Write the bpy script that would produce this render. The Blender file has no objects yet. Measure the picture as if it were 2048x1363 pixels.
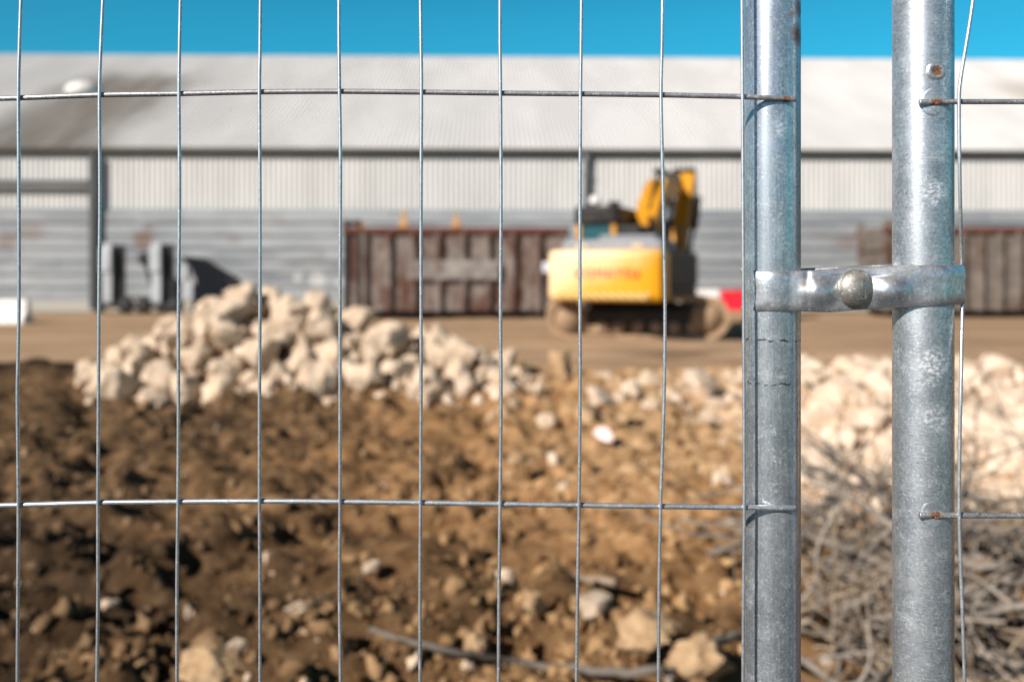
import bpy, bmesh, math, random
import numpy as np
from mathutils import Vector, Matrix, noise as mnoise

# ------------------------------------------------------------------ camera, sky, sun, exposure
sc = bpy.context.scene
COL = sc.collection
R = math.radians
F = 1991.0            # focal length in photo pixels (35 mm on 36 mm, 2048 px)
EYE = 1.5
HOR = 540.0           # horizon row in the photo
cam_d = bpy.data.cameras.new('camera'); cam = bpy.data.objects.new('camera', cam_d); COL.objects.link(cam)
cam.location = (0, 0, EYE); cam.rotation_euler = (R(90), 0, 0)
cam_d.lens = 35.0; cam_d.sensor_width = 36.0; cam_d.shift_y = -(681.5 - HOR) / 2048.0
cam_d.clip_start = 0.02; cam_d.clip_end = 5000
cam_d.dof.use_dof = True; cam_d.dof.focus_distance = 0.727; cam_d.dof.aperture_fstop = 5.0
cam_d.dof.aperture_blades = 0
sc.camera = cam

TO_SUN = Vector((-1.05, -1.0, 0.9)).normalized()
EL = math.asin(TO_SUN.z); AZ = math.atan2(TO_SUN.x, TO_SUN.y)
w = bpy.data.worlds.new('World'); sc.world = w; w.use_nodes = True
wn = w.node_tree
for n in list(wn.nodes): wn.nodes.remove(n)
wo = wn.nodes.new('ShaderNodeOutputWorld'); wb = wn.nodes.new('ShaderNodeBackground')
sky = wn.nodes.new('ShaderNodeTexSky'); sky.sky_type = 'NISHITA'; sky.sun_disc = False
sky.sun_elevation = EL; sky.sun_rotation = AZ
sky.altitude = 300; sky.air_density = 0.9; sky.dust_density = 0.2; sky.ozone_density = 2.2
tint = wn.nodes.new('ShaderNodeMix'); tint.data_type = 'RGBA'; tint.blend_type = 'MULTIPLY'
tint.inputs[0].default_value = 1.0; tint.inputs[7].default_value = (0.17, 1.0, 1.05, 1)
# clear dry air: the sky deepens quickly away from the horizon
wg = wn.nodes.new('ShaderNodeTexCoord'); wsx = wn.nodes.new('ShaderNodeSeparateXYZ'); wmr = wn.nodes.new('ShaderNodeMapRange')
wn.links.new(wg.outputs['Generated'], wsx.inputs[0]); wn.links.new(wsx.outputs[2], wmr.inputs[0])
for i_, v_ in enumerate((0.24, 0.60, 1.0, 0.22)): wmr.inputs[i_ + 1].default_value = v_
# pale haze round the sun, saturated blue away from it
wdot = wn.nodes.new('ShaderNodeVectorMath'); wdot.operation = 'DOT_PRODUCT'; wn.links.new(wg.outputs['Generated'], wdot.inputs[0]); wdot.inputs[1].default_value = TO_SUN
wm2 = wn.nodes.new('ShaderNodeMapRange'); wn.links.new(wdot.outputs['Value'], wm2.inputs[0])
for i_, v_ in enumerate((-0.20, 0.60, 0.0, 1.0)): wm2.inputs[i_ + 1].default_value = v_
hz = wn.nodes.new('ShaderNodeMix'); hz.data_type = 'RGBA'; hz.inputs[6].default_value = (0.13, 0.97, 1.0, 1); hz.inputs[7].default_value = (0.34, 0.56, 0.68, 1)
wn.links.new(wm2.outputs[0], hz.inputs[0]); wn.links.new(hz.outputs[2], tint.inputs[7])
deep = wn.nodes.new('ShaderNodeMix'); deep.data_type = 'RGBA'; deep.blend_type = 'MULTIPLY'; deep.inputs[0].default_value = 1.0
wn.links.new(sky.outputs[0], tint.inputs[6]); wn.links.new(tint.outputs[2], deep.inputs[6]); wn.links.new(wmr.outputs[0], deep.inputs[7]); wn.links.new(deep.outputs[2], wb.inputs[0])
wb.inputs[1].default_value = 0.085
wn.links.new(wb.outputs[0], wo.inputs[0])
sun_d = bpy.data.lights.new('sun', 'SUN'); sun = bpy.data.objects.new('sun', sun_d); COL.objects.link(sun)
sun_d.energy = 5.0; sun_d.angle = R(0.5); sun_d.color = (1.0, 0.905, 0.82)
sun.rotation_euler = TO_SUN.to_track_quat('Z', 'Y').to_euler()
sc.view_settings.view_transform = 'Standard'; sc.view_settings.look = 'None'
sc.view_settings.exposure = 0.50; sc.view_settings.gamma = 1.0
sc.render.engine = 'CYCLES'
sc.cycles.use_denoising = True
sc.cycles.max_bounces = 6
rnd = random.Random(7)


def P(px, py, Y):
    """world point seen at photo pixel (px, py) at depth Y"""
    return Vector(((px - 1024.0) / F * Y, Y, EYE - (py - HOR) / F * Y))


# ------------------------------------------------------------------ object helpers
def tag(o, label=None, cat=None, group=None, kind=None):
    if label: o['label'] = label
    if cat: o['category'] = cat
    if group: o['group'] = group
    if kind: o['kind'] = kind
    return o


def empty(name, loc=(0, 0, 0), rz=0.0):
    o = bpy.data.objects.new(name, None); COL.objects.link(o)
    o.location = loc; o.rotation_euler = (0, 0, rz); o.empty_display_size = 0.1
    return o


def link_mesh(name, me, mat, parent=None, loc=None):
    o = bpy.data.objects.new(name, me); COL.objects.link(o)
    if mat: me.materials.append(mat)
    if parent: o.parent = parent
    if loc is not None: o.location = loc
    return o


def np_mesh(name, verts, faces, smooth=True):
    """verts (n,3) array, faces (m,k) array of equal-size polygons"""
    me = bpy.data.meshes.new(name)
    verts = np.asarray(verts, dtype=np.float32); faces = np.asarray(faces, dtype=np.int32)
    m, k = faces.shape
    me.vertices.add(len(verts)); me.vertices.foreach_set('co', verts.ravel())
    me.loops.add(m * k); me.loops.foreach_set('vertex_index', faces.ravel())
    me.polygons.add(m); me.polygons.foreach_set('loop_start', np.arange(0, m * k, k, dtype=np.int32))
    me.update(calc_edges=True); me.validate()
    if smooth: me.polygons.foreach_set('use_smooth', np.ones(len(me.polygons), dtype=bool))
    return me


def grid_faces(nu, nv, closed_u=False):
    """index faces of an nu x nv vertex grid laid out row-major (u fastest)"""
    f = []
    uu = nu if closed_u else nu - 1
    i = np.arange(uu); j = np.arange(nv - 1)
    I, J = np.meshgrid(i, j)
    I2 = (I + 1) % nu
    a = J * nu + I; b = J * nu + I2; c = (J + 1) * nu + I2; d = (J + 1) * nu + I
    return np.stack([a, b, c, d], -1).reshape(-1, 4)


class MB:
    def __init__(self): self.bm = bmesh.new()

    def _xf(self, vs, mat):
        if mat is not None: bmesh.ops.transform(self.bm, matrix=mat, verts=vs)

    def box(self, c, s, rot=None, bevel=0.0, seg=2, mat=None):
        r = bmesh.ops.create_cube(self.bm, size=1.0); vs = r['verts']
        m = Matrix.Translation(c) @ (rot.to_4x4() if rot is not None else Matrix.Identity(4)) @ Matrix.Diagonal((*s, 1))
        bmesh.ops.transform(self.bm, matrix=m, verts=vs); self._xf(vs, mat)
        if bevel > 0:
            es = list({e for v in vs for e in v.link_edges})
            bmesh.ops.bevel(self.bm, geom=es, offset=bevel, segments=seg, profile=0.5, affect='EDGES')
        return self

    def prism(self, prof, axis, a, b, bevel=0.0, seg=2, mat=None):
        """2D outline extruded along axis from a to b; axis x: (y,z) outline, y: (x,z), z: (x,y)"""
        def p3(u, v, t):
            return {'x': (t, u, v), 'y': (u, t, v), 'z': (u, v, t)}[axis]
        A = [self.bm.verts.new(p3(u, v, a)) for u, v in prof]; B = [self.bm.verts.new(p3(u, v, b)) for u, v in prof]
        fs = [self.bm.faces.new(A), self.bm.faces.new(B)]
        n = len(prof)
        for i in range(n): fs.append(self.bm.faces.new((A[i], A[(i + 1) % n], B[(i + 1) % n], B[i])))
        bmesh.ops.recalc_face_normals(self.bm, faces=fs)
        self._xf(A + B, mat)
        if bevel > 0:
            es = list({e for f in fs for e in f.edges})
            bmesh.ops.bevel(self.bm, geom=es, offset=bevel, segments=seg, profile=0.5, affect='EDGES')
        return self

    def tube(self, pts, r, n=8, cap=True):
        pts = [Vector(p) for p in pts]; rs = r if isinstance(r, (list, tuple)) else [r] * len(pts)
        t0 = (pts[1] - pts[0]).normalized()
        up = Vector((0, 0, 1)) if abs(t0.z) < 0.9 else Vector((0, 1, 0))
        u = t0.cross(up).normalized(); rings = []
        for i, p in enumerate(pts):
            t = (pts[min(i + 1, len(pts) - 1)] - pts[max(i - 1, 0)]).normalized()
            u = (u - t * u.dot(t)).normalized(); v = t.cross(u)
            rings.append([self.bm.verts.new(p + (u * math.cos(2 * math.pi * k / n) + v * math.sin(2 * math.pi * k / n)) * rs[i]) for k in range(n)])
        for i in range(len(rings) - 1):
            for k in range(n):
                f = self.bm.faces.new((rings[i][k], rings[i][(k + 1) % n], rings[i + 1][(k + 1) % n], rings[i + 1][k])); f.smooth = True
        if cap:
            self.bm.faces.new(rings[0][::-1]); self.bm.faces.new(rings[-1])
        return self

    def lathe(self, prof, n=24, mat=None):
        """prof = [(r, z)] turned about z, then transformed by mat"""
        rings = []; allv = []
        for r, z in prof:
            if r < 1e-6: rg = [self.bm.verts.new((0, 0, z))]
            else: rg = [self.bm.verts.new((r * math.cos(2 * math.pi * k / n), r * math.sin(2 * math.pi * k / n), z)) for k in range(n)]
            rings.append(rg); allv += rg
        for a, b in zip(rings[:-1], rings[1:]):
            for k in range(n):
                k2 = (k + 1) % n
                if len(a) == 1 and len(b) == 1: continue
                if len(a) == 1: f = self.bm.faces.new((a[0], b[k2], b[k]))
                elif len(b) == 1: f = self.bm.faces.new((a[k], a[k2], b[0]))
                else: f = self.bm.faces.new((a[k], a[k2], b[k2], b[k]))
                f.smooth = True
        self._xf(allv, mat)
        return self

    def build(self, name, mat, parent=None, loc=None, smooth=False):
        bmesh.ops.recalc_face_normals(self.bm, faces=self.bm.faces[:])
        me = bpy.data.meshes.new(name); self.bm.to_mesh(me); self.bm.free()
        if smooth: me.polygons.foreach_set('use_smooth', np.ones(len(me.polygons), dtype=bool))
        return link_mesh(name, me, mat, parent, loc)


# ------------------------------------------------------------------ node helpers
class NT:
    def __init__(self, name, rough=0.6, metal=0.0, spec=0.5):
        self.m = bpy.data.materials.new(name); self.m.use_nodes = True
        self.t = self.m.node_tree; self.b = self.t.nodes['Principled BSDF']
        self.b.inputs['Roughness'].default_value = rough; self.b.inputs['Metallic'].default_value = metal
        self.b.inputs['Specular IOR Level'].default_value = spec

    def n(self, ty): return self.t.nodes.new(ty)

    def lk(self, a, b): self.t.links.new(a, b)

    def put(self, sock, v):
        if hasattr(v, 'is_output'): self.lk(v, sock)
        elif isinstance(v, (tuple, list)) and len(v) == 3 and sock.type == 'RGBA': sock.default_value = (*v, 1)
        else: sock.default_value = v

    def pos(self): return self.n('ShaderNodeNewGeometry').outputs['Position']

    def obj(self): return self.n('ShaderNodeTexCoord').outputs['Object']

    def scale(self, v, s):
        m = self.n('ShaderNodeMapping'); self.lk(v, m.inputs['Vector']); m.inputs['Scale'].default_value = s
        return m.outputs[0]

    def noise(self, vec, scale, detail=4, rough=0.55, dist=0.0):
        t = self.n('ShaderNodeTexNoise'); self.lk(vec, t.inputs['Vector'])
        t.inputs['Scale'].default_value = scale; t.inputs['Detail'].default_value = detail
        t.inputs['Roughness'].default_value = rough; t.inputs['Distortion'].default_value = dist
        return t.outputs[0]

    def rng(self, v, a, b, c=0.0, d=1.0, smooth=True):
        m = self.n('ShaderNodeMapRange'); self.put(m.inputs[0], v)
        m.interpolation_type = 'SMOOTHSTEP' if smooth else 'LINEAR'
        for i, x in enumerate((a, b, c, d)): m.inputs[i + 1].default_value = x
        return m.outputs[0]

    def mix(self, f, a, b, mode='MIX'):
        m = self.n('ShaderNodeMix'); m.data_type = 'RGBA'; m.blend_type = mode
        self.put(m.inputs[0], f); self.put(m.inputs[6], a); self.put(m.inputs[7], b)
        return m.outputs[2]

    def math(self, op, a, b=0.0, clamp=False):
        m = self.n('ShaderNodeMath'); m.operation = op; m.use_clamp = clamp
        self.put(m.inputs[0], a); self.put(m.inputs[1], b)
        return m.outputs[0]

    def sep(self, v):
        s = self.n('ShaderNodeSeparateXYZ'); self.lk(v, s.inputs[0]); return s.outputs

    def near(self, v, c, radius, soft, nz=None, amt=0.0):
        """1 inside radius of point c, falling to 0 over soft; edge broken by noise"""
        d = self.n('ShaderNodeVectorMath'); d.operation = 'DISTANCE'; self.lk(v, d.inputs[0]); d.inputs[1].default_value = c
        x = d.outputs['Value']
        if nz is not None: x = self.math('ADD', x, self.math('MULTIPLY', self.math('SUBTRACT', nz, 0.5), amt))
        return self.rng(x, radius, radius + soft, 1.0, 0.0)

    def bump(self, h, strength, dist):
        b = self.n('ShaderNodeBump'); b.inputs['Strength'].default_value = strength; b.inputs['Distance'].default_value = dist
        self.lk(h, b.inputs['Height']); self.lk(b.outputs[0], self.b.inputs['Normal'])

    def col(self, v): self.put(self.b.inputs['Base Color'], v)

    def rough(self, v): self.put(self.b.inputs['Roughness'], v)

    def metal(self, v): self.put(self.b.inputs['Metallic'], v)


def m_galv(name, streak, base_hi, base_lo, r_lo, r_hi, rust=(), white=(), scratch=(), grime=0.0, bumpd=0.0002, metal0=0.79):
    n = NT(name, 0.4, 1.0)
    p = n.pos()
    st = n.noise(n.scale(p, streak), 1.0, 5, 0.6)
    sp = n.noise(p, 430, 3, 0.7)
    cl = n.noise(p, 38, 3, 0.5)
    br = n.rng(n.noise(p, 46, 3, 0.6), 0.40, 0.62, 0.25, 1.0)
    st = n.math('ADD', 0.5, n.math('MULTIPLY', n.math('SUBTRACT', st, 0.5), br))
    f = n.math('ADD', n.math('MULTIPLY', st, 0.42), n.math('ADD', n.math('MULTIPLY', sp, 0.38), n.math('MULTIPLY', cl, 0.25)))
    c = n.mix(n.rng(f, 0.38, 0.72), base_lo, base_hi)
    # dull zinc-oxide bloom in cloudy patches
    bl = n.rng(n.noise(p, 70, 6, 0.78), 0.46, 0.72)
    metal = n.math('SUBTRACT', metal0, n.math('MULTIPLY', bl, 0.25))
    c = n.mix(n.math('MULTIPLY', bl, 0.16), c, (0.52, 0.55, 0.58))
    # pale worn flecks and dark pin pricks
    fl = n.rng(n.noise(p, 560, 2, 0.5), 0.60, 0.70)
    c = n.mix(n.math('MULTIPLY', fl, 0.6), c, (0.85, 0.88, 0.9))
    dk = n.rng(n.noise(n.scale(p, (1, 1, 1.7)), 330, 2, 0.5), 0.33, 0.27)
    c = n.mix(n.math('MULTIPLY', dk, 0.55), c, (0.10, 0.11, 0.12))
    rough = n.rng(f, 0.35, 0.75, r_hi, r_lo)
    edge = n.noise(p, 240, 4, 0.7)
    for (q, rad, soft, k) in white:
        mk = n.math('MULTIPLY', n.math('MULTIPLY', n.near(p, q, rad, soft, edge, rad * 1.5), n.rng(n.noise(n.scale(p, (1, 1, 2.2)), 230, 5, 0.75), 0.44, 0.62)), k)
        c = n.mix(mk, c, (0.68, 0.71, 0.74)); metal = n.math('MULTIPLY', metal, n.math('SUBTRACT', 1.0, mk))
    if grime:
        g = n.rng(n.noise(p, 90, 5, 0.75), 0.56, 0.70)
        g = n.math('MULTIPLY', g, grime)
        c = n.mix(g, c, (0.27, 0.19, 0.11)); metal = n.math('MULTIPLY', metal, n.math('SUBTRACT', 1.0, n.math('MULTIPLY', g, 0.8)))
    for (q, rad, soft, k) in rust:
        mk = n.math('MULTIPLY', n.near(p, q, rad, soft, edge, rad * 2.6), k)
        rc = n.mix(n.rng(n.noise(p, 700, 3, 0.6), 0.35, 0.7), (0.030, 0.014, 0.008), (0.25, 0.10, 0.032))
        c = n.mix(mk, c, rc); metal = n.math('MULTIPLY', metal, n.math('SUBTRACT', 1.0, mk))
        rough = n.math('ADD', rough, n.math('MULTIPLY', mk, 0.35))
    for (zc, half, x0, x1) in scratch:
        s = n.sep(p)
        zz = n.math('ADD', s[2], n.math('MULTIPLY', n.math('SUBTRACT', n.noise(p, 130, 2), 0.5), 0.006))
        a = n.rng(n.math('ABSOLUTE', n.math('SUBTRACT', zz, zc)), half, half * 1.8, 1.0, 0.0)
        br = n.rng(n.noise(p, 210, 2), 0.46, 0.54)
        c = n.mix(n.math('MULTIPLY', n.math('MULTIPLY', a, br), 0.9), c, (0.02, 0.022, 0.025))
    n.col(c); n.rough(rough); n.metal(metal)
    n.bump(n.math('ADD', st, n.math('MULTIPLY', sp, 0.7)), 0.35, bumpd)
    return n.m


def m_paint(name, c, rough=0.5, dirt=(0.2, 0.15, 0.1), amt=0.35, sc_=3.0, metal=0.0, lo=0.5, hi=0.75):
    n = NT(name, rough, metal)
    o = n.obj()
    d = n.math('MULTIPLY', n.rng(n.noise(o, sc_, 6, 0.65), lo, hi), amt)
    v = n.noise(o, sc_ * 0.35, 3, 0.5)
    cc = n.mix(n.rng(v, 0.3, 0.7), tuple(x * 0.88 for x in c), tuple(min(1, x * 1.08) for x in c))
    n.col(n.mix(d, cc, dirt)); n.rough(n.math('ADD', rough, n.math('MULTIPLY', d, 0.4)))
    n.bump(n.noise(o, sc_ * 8, 4), 0.15, 0.005)
    return n.m


def m_stone(name, a, b, dirt):
    n = NT(name, 0.9, 0.0, 0.25)
    o = n.obj()
    rn = n.n('ShaderNodeObjectInfo').outputs['Random']
    off = n.n('ShaderNodeVectorMath'); off.operation = 'ADD'; n.lk(o, off.inputs[0])
    cx = n.n('ShaderNodeCombineXYZ'); n.lk(n.math('MULTIPLY', rn, 37.0), cx.inputs[0]); n.lk(cx.outputs[0], off.inputs[1])
    v = off.outputs[0]
    c = n.mix(n.rng(n.noise(v, 1.6, 5, 0.6), 0.3, 0.7), a, b)
    c = n.mix(n.math('MULTIPLY', n.rng(n.noise(v, 2.6, 6, 0.7), 0.5, 0.68), n.rng(rn, 0.0, 1.0, 0.25, 0.95, False)), c, dirt)
    n.col(c)
    n.bump(n.noise(v, 5.0, 8, 0.7), 0.6, 0.02)
    return n.m


# ------------------------------------------------------------------ numpy value noise
def vnoise(x, y, seed):
    xi = np.floor(x).astype(np.int64); yi = np.floor(y).astype(np.int64)
    fx = x - xi; fy = y - yi
    fx = fx * fx * fx * (fx * (fx * 6 - 15) + 10); fy = fy * fy * fy * (fy * (fy * 6 - 15) + 10)

    def h(a, b):
        k = (a * 374761393 + b * 668265263 + seed * 1442695041) & 0x7fffffff
        k = ((k ^ (k >> 13)) * 1274126177) & 0x7fffffff
        k = k ^ (k >> 16)
        return (k & 0xffff) / 65535.0
    return (h(xi, yi) * (1 - fx) + h(xi + 1, yi) * fx) * (1 - fy) + (h(xi, yi + 1) * (1 - fx) + h(xi + 1, yi + 1) * fx) * fy - 0.5


def fbm(x, y, s, seed, octv=4, g=0.5):
    t = 0; a = 1.0
    for k in range(octv):
        t = t + a * vnoise(x / s, y / s, seed + k); a *= g; s *= 0.5
    return t


def sstep(x, a, b):
    t = np.clip((x - a) / (b - a), 0, 1); return t * t * (3 - 2 * t)


# rubble heap crest: photo column -> photo row of the crest, seen 12.8 m away
HEAP_Y = 12.8
_hp = [(60, 800), (130, 785), (190, 745), (250, 705), (330, 655), (400, 608), (450, 588), (540, 600), (640, 598), (700, 620), (780, 645), (880, 668), (960, 695), (1010, 740), (1060, 790)]
_hx = np.array([(a - 1024) / F * HEAP_Y for a, _ in _hp]); _hz = np.array([EYE - (b - HOR) / F * HEAP_Y for _, b in _hp])


def heap_h(x, y):
    top = np.interp(x, _hx, np.maximum(_hz - 0.17, 0), left=0, right=0)
    dy = y - HEAP_Y
    prof = np.where(dy < 0, 1 - (-dy / 1.75), 1 - dy / 2.2)
    return top * np.clip(prof, 0, 1) ** 0.85


def ground_z(x, y):
    x = np.asarray(x, dtype=np.float64); y = np.asarray(y, dtype=np.float64)
    soil = sstep(y, 1.7, 2.6) * (1 - sstep(y + 0.8 * fbm(x, y, 3.0, 5, 2), 14.0, 15.4)) * (1 - sstep(np.abs(x), 14, 17))
    z = soil * (0.22 * fbm(x, y, 1.9, 11, 2) + 0.20 * fbm(x, y, 0.50, 21, 3, 0.6) + 0.085 * fbm(x, y, 0.15, 31, 2, 0.65))
    z = z + soil * 0.10 * np.abs(fbm(x, y, 0.8, 41, 3, 0.6))
    # dug-up bank along the far edge of the soil on the left, low spoil on the right
    z = z + 0.14 * np.exp(-((y - 14.6) / 0.5) ** 2) * sstep(-x, 4.5, 6.0) * (1 + fbm(x, y, 1.0, 51, 2))
    z = z + 0.08 * np.exp(-((y - 11.8) / 1.6) ** 2) * np.exp(-((x - 5.4) / 2.4) ** 2) + 0.14 * np.exp(-((y - 9.0) / 1.5) ** 2) * np.exp(-((x - 3.6) / 1.3) ** 2)
    z = z + 0.10 * np.exp(-((y - 11.6) / 0.8) ** 2) * np.exp(-((x - 1.5) / 0.9) ** 2)
    z = z + heap_h(x, y)
    yard = sstep(y, 14.5, 16) * (1 - sstep(y, 60, 90))
    z = z + yard * (0.05 * np.exp(-((np.abs(np.mod(y + 0.12 * x + 0.8 * fbm(x, y, 9.0, 65, 2), 4.2) - 2.1) - 0.95) / 0.22) ** 2) * -1.0 + 0.035 * fbm(x, y, 2.6, 61, 3) + 0.02 * fbm(x, y, 0.7, 71, 2))
    # bank of dirt pushed up against the digger's track, and at the far barrier
    z = z + 0.32 * np.exp(-((y - 32) / 0.9) ** 2) * np.exp(-((x - 6.6) / 1.6) ** 2)
    z = z + 0.12 * np.exp(-((y - 17.0) / 0.5) ** 2) * sstep(x, 0.5, 2.0)
    return np.where(y < 1.7, -0.03, z)


def gz(x, y): return float(ground_z(np.array([x]), np.array([y]))[0])


# ------------------------------------------------------------------ setting: ground
def axis_pts(segs):
    out = []
    for a, b, st in segs:
        out += list(np.arange(a, b - 1e-6, st))
    out.append(segs[-1][1]); return np.array(out)


gx = axis_pts([(-1500, -300, 200), (-300, -60, 30), (-60, -16, 2.0), (-16, -8, 0.25), (-8, -3.5, 0.08), (-3.5, 5, 0.032), (5, 9, 0.07), (9, 20, 0.25), (20, 60, 2.0), (60, 300, 30), (300, 1500, 200)])
gy = axis_pts([(-1500, -300, 200), (-300, -20, 20), (-20, 1.2, 1.0), (1.2, 3.0, 0.1), (3.0, 8.0, 0.032), (8.0, 16.0, 0.055), (16, 24, 0.12), (24, 40, 0.4), (40, 80, 4), (80, 300, 30), (300, 1600, 200)])
GX, GY = np.meshgrid(gx, gy)
GZ = ground_z(GX, GY)
gme = np_mesh('ground', np.stack([GX, GY, GZ], -1).reshape(-1, 3), grid_faces(len(gx), len(gy)))

g = NT('earth', 0.95, 0, 0.15)
p = g.pos(); s = g.sep(p)
wob = g.noise(p, 0.55, 4, 0.6)
yy = g.math('ADD', s[1], g.math('MULTIPLY', g.math('SUBTRACT', wob, 0.5), 4.0))
n1 = g.noise(p, 1.1, 5, 0.6); n2 = g.noise(p, 9, 6, 0.7); n3 = g.noise(p, 45, 4, 0.7)
dark = g.mix(g.rng(n2, 0.35, 0.68), (0.042, 0.026, 0.013), (0.20, 0.122, 0.062))
# damper, darker spoil close to the fence on the left
dark = g.mix(g.math('MULTIPLY', g.rng(yy, 4.2, 7.6, 1.0, 0.0), g.rng(n1, 0.22, 0.45)), dark, (0.018, 0.012, 0.007))
ochre = g.mix(g.rng(n2, 0.35, 0.68), (0.22, 0.11, 0.042), (0.52, 0.31, 0.145))
# ochre subsoil dug up in the middle and to the right
xo = g.math('ADD', s[0], g.math('MULTIPLY', g.math('SUBTRACT', n1, 0.5), 3.4))
of = g.math('MULTIPLY', g.rng(xo, -3.0, 1.3), g.rng(yy, 3.0, 6.8, 0.38, 1.0))
soil = g.mix(of, dark, ochre)
sandy = g.mix(g.rng(n2, 0.35, 0.68), (0.30, 0.185, 0.088), (0.54, 0.375, 0.215))
soil = g.mix(g.math('MULTIPLY', g.math('MULTIPLY', g.rng(xo, -0.6, 1.6), g.rng(yy, 5.0, 7.4)), g.rng(n1, 0.30, 0.55, 0.35, 1.0)), soil, sandy)
chalk = g.mix(g.rng(n2, 0.35, 0.65), (0.44, 0.32, 0.22), (0.76, 0.62, 0.48))
cf = g.math('MULTIPLY', g.math('MULTIPLY', g.rng(xo, 1.6, 3.0), g.rng(yy, 5.0, 6.6)), g.rng(yy, 12.5, 14.5, 1.0, 0.0))
soil = g.mix(cf, soil, chalk)
soil = g.mix(g.math('MULTIPLY', g.rng(n3, 0.58, 0.72), 0.35), soil, (0.42, 0.30, 0.19))
yard = g.mix(g.rng(g.noise(g.scale(p, (0.12, 1.2, 1)), 1.0, 5, 0.6), 0.35, 0.65), (0.30, 0.195, 0.115), (0.46, 0.325, 0.205))
yard = g.mix(g.math('MULTIPLY', g.rng(n2, 0.45, 0.8), 0.4), yard, (0.27, 0.18, 0.11))
damp = g.math('MULTIPLY', g.rng(g.noise(g.scale(p, (0.25, 0.9, 1)), 0.9, 3, 0.5), 0.53, 0.62), g.rng(s[0], 1.0, 3.0))
damp = g.math('MULTIPLY', damp, g.rng(yy, 13.0, 14.5))
damp = g.math('MULTIPLY', damp, g.rng(yy, 19.0, 22.0, 1.0, 0.0))
yard = g.mix(g.math('MULTIPLY', damp, 0.75), yard, (0.10, 0.062, 0.036))
# strip of moss and leaf dirt along the foot of the warehouse
yard = g.mix(g.math('MULTIPLY', g.rng(yy, 33.6, 35.0), g.rng(yy, 50, 60, 0.8, 0.0)), yard, (0.12, 0.095, 0.05))
edge_l = g.math('MULTIPLY', g.math('MULTIPLY', g.rng(s[1], 14.0, 14.5), g.rng(s[1], 15.3, 15.9, 1.0, 0.0)), g.rng(s[0], -4.2, -5.4))
allc = g.mix(g.rng(yy, 14.6, 15.8), soil, yard)
g.col(g.mix(g.math('MULTIPLY', edge_l, g.rng(n1, 0.3, 0.5)), allc, (0.022, 0.014, 0.009)))
g.bump(g.math('ADD', n3, g.math('MULTIPLY', g.noise(p, 130, 3, 0.7), 0.5)), 0.6, 0.02)
tag(link_mesh('ground', gme, g.m), kind='structure')

pv = NT('tarmac', 0.9); p = pv.pos()
pv.col(pv.mix(pv.rng(pv.noise(p, 140, 4, 0.7), 0.35, 0.7), (0.018, 0.019, 0.020), (0.06, 0.06, 0.06)))
pv.bump(pv.noise(p, 300, 3), 0.5, 0.004)
mb = MB(); mb.box((0, -6.3, -0.01), (60, 14.6, 0.06), bevel=0.01)
tag(mb.build('pavement', pv.m), kind='structure')

# unseen bank added out of frame to give the posts dark rim reflections
ex_, ey_ = np.meshgrid(np.linspace(24, 48, 90), np.linspace(6, 33, 110))
rise = sstep(ex_, 25, 31) * (1 - sstep(ex_, 41, 47.5)) * sstep(ey_, 6.5, 11) * (1 - sstep(ey_, 27, 32.5))
ez_ = rise * (7.0 + 1.6 * fbm(ex_, ey_, 6.0, 111, 3)) + rise * 1.2 * fbm(ex_, ey_, 1.2, 121, 3) - 0.06
n = NT('added_bank_dark', 0.95, 0, 0.15); p = n.pos()
n.col(n.mix(n.rng(n.noise(p, 0.9, 6, 0.7), 0.35, 0.65), (0.018, 0.028, 0.012), (0.075, 0.065, 0.032))); n.bump(n.noise(p, 4, 6, 0.7), 0.8, 0.2)
tag(link_mesh('added_dark_bank', np_mesh('added_dark_bank', np.stack([ex_, ey_, ez_], -1).reshape(-1, 3), grid_faces(90, 110)), n.m), kind='structure')

# ------------------------------------------------------------------ warehouse
BW = 34.0                      # half length
EAVE, RIDGE_D, RIDGE_Z = 5.93, 17.3, 13.02
wh = empty('warehouse', (0, 36.5, 0), 0.0282)
tag(wh, 'long white corrugated warehouse with grey lower wall behind the building site', 'warehouse')

n = NT('white_cladding', 0.5, 0, 0.35); o = n.obj(); ss = n.sep(o)
c = n.mix(n.rng(n.noise(n.scale(o, (0.9, 1, 0.2)), 1.0, 4, 0.6), 0.35, 0.65), (0.50, 0.505, 0.495), (0.575, 0.58, 0.57))
sheet = n.math('FRACT', n.math('MULTIPLY', ss[0], 0.98))
c = n.mix(n.math('MULTIPLY', n.rng(sheet, 0.0, 0.03, 1.0, 0.0), 0.25), c, (0.36, 0.36, 0.35))
c = n.mix(n.math('MULTIPLY', n.rng(n.noise(n.scale(o, (7, 1, 0.35)), 1.0, 4, 0.6), 0.55, 0.8), 0.3), c, (0.36, 0.35, 0.32))
n.col(c); M_CLAD = n.m

n = NT('roof_sheeting', 0.6, 0, 0.12); o = n.obj(); ss = n.sep(o)
c = n.mix(n.rng(n.noise(n.scale(o, (0.5, 0.12, 0.1)), 1.0, 4, 0.6), 0.35, 0.65), (0.50, 0.505, 0.505), (0.57, 0.575, 0.575))
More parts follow.
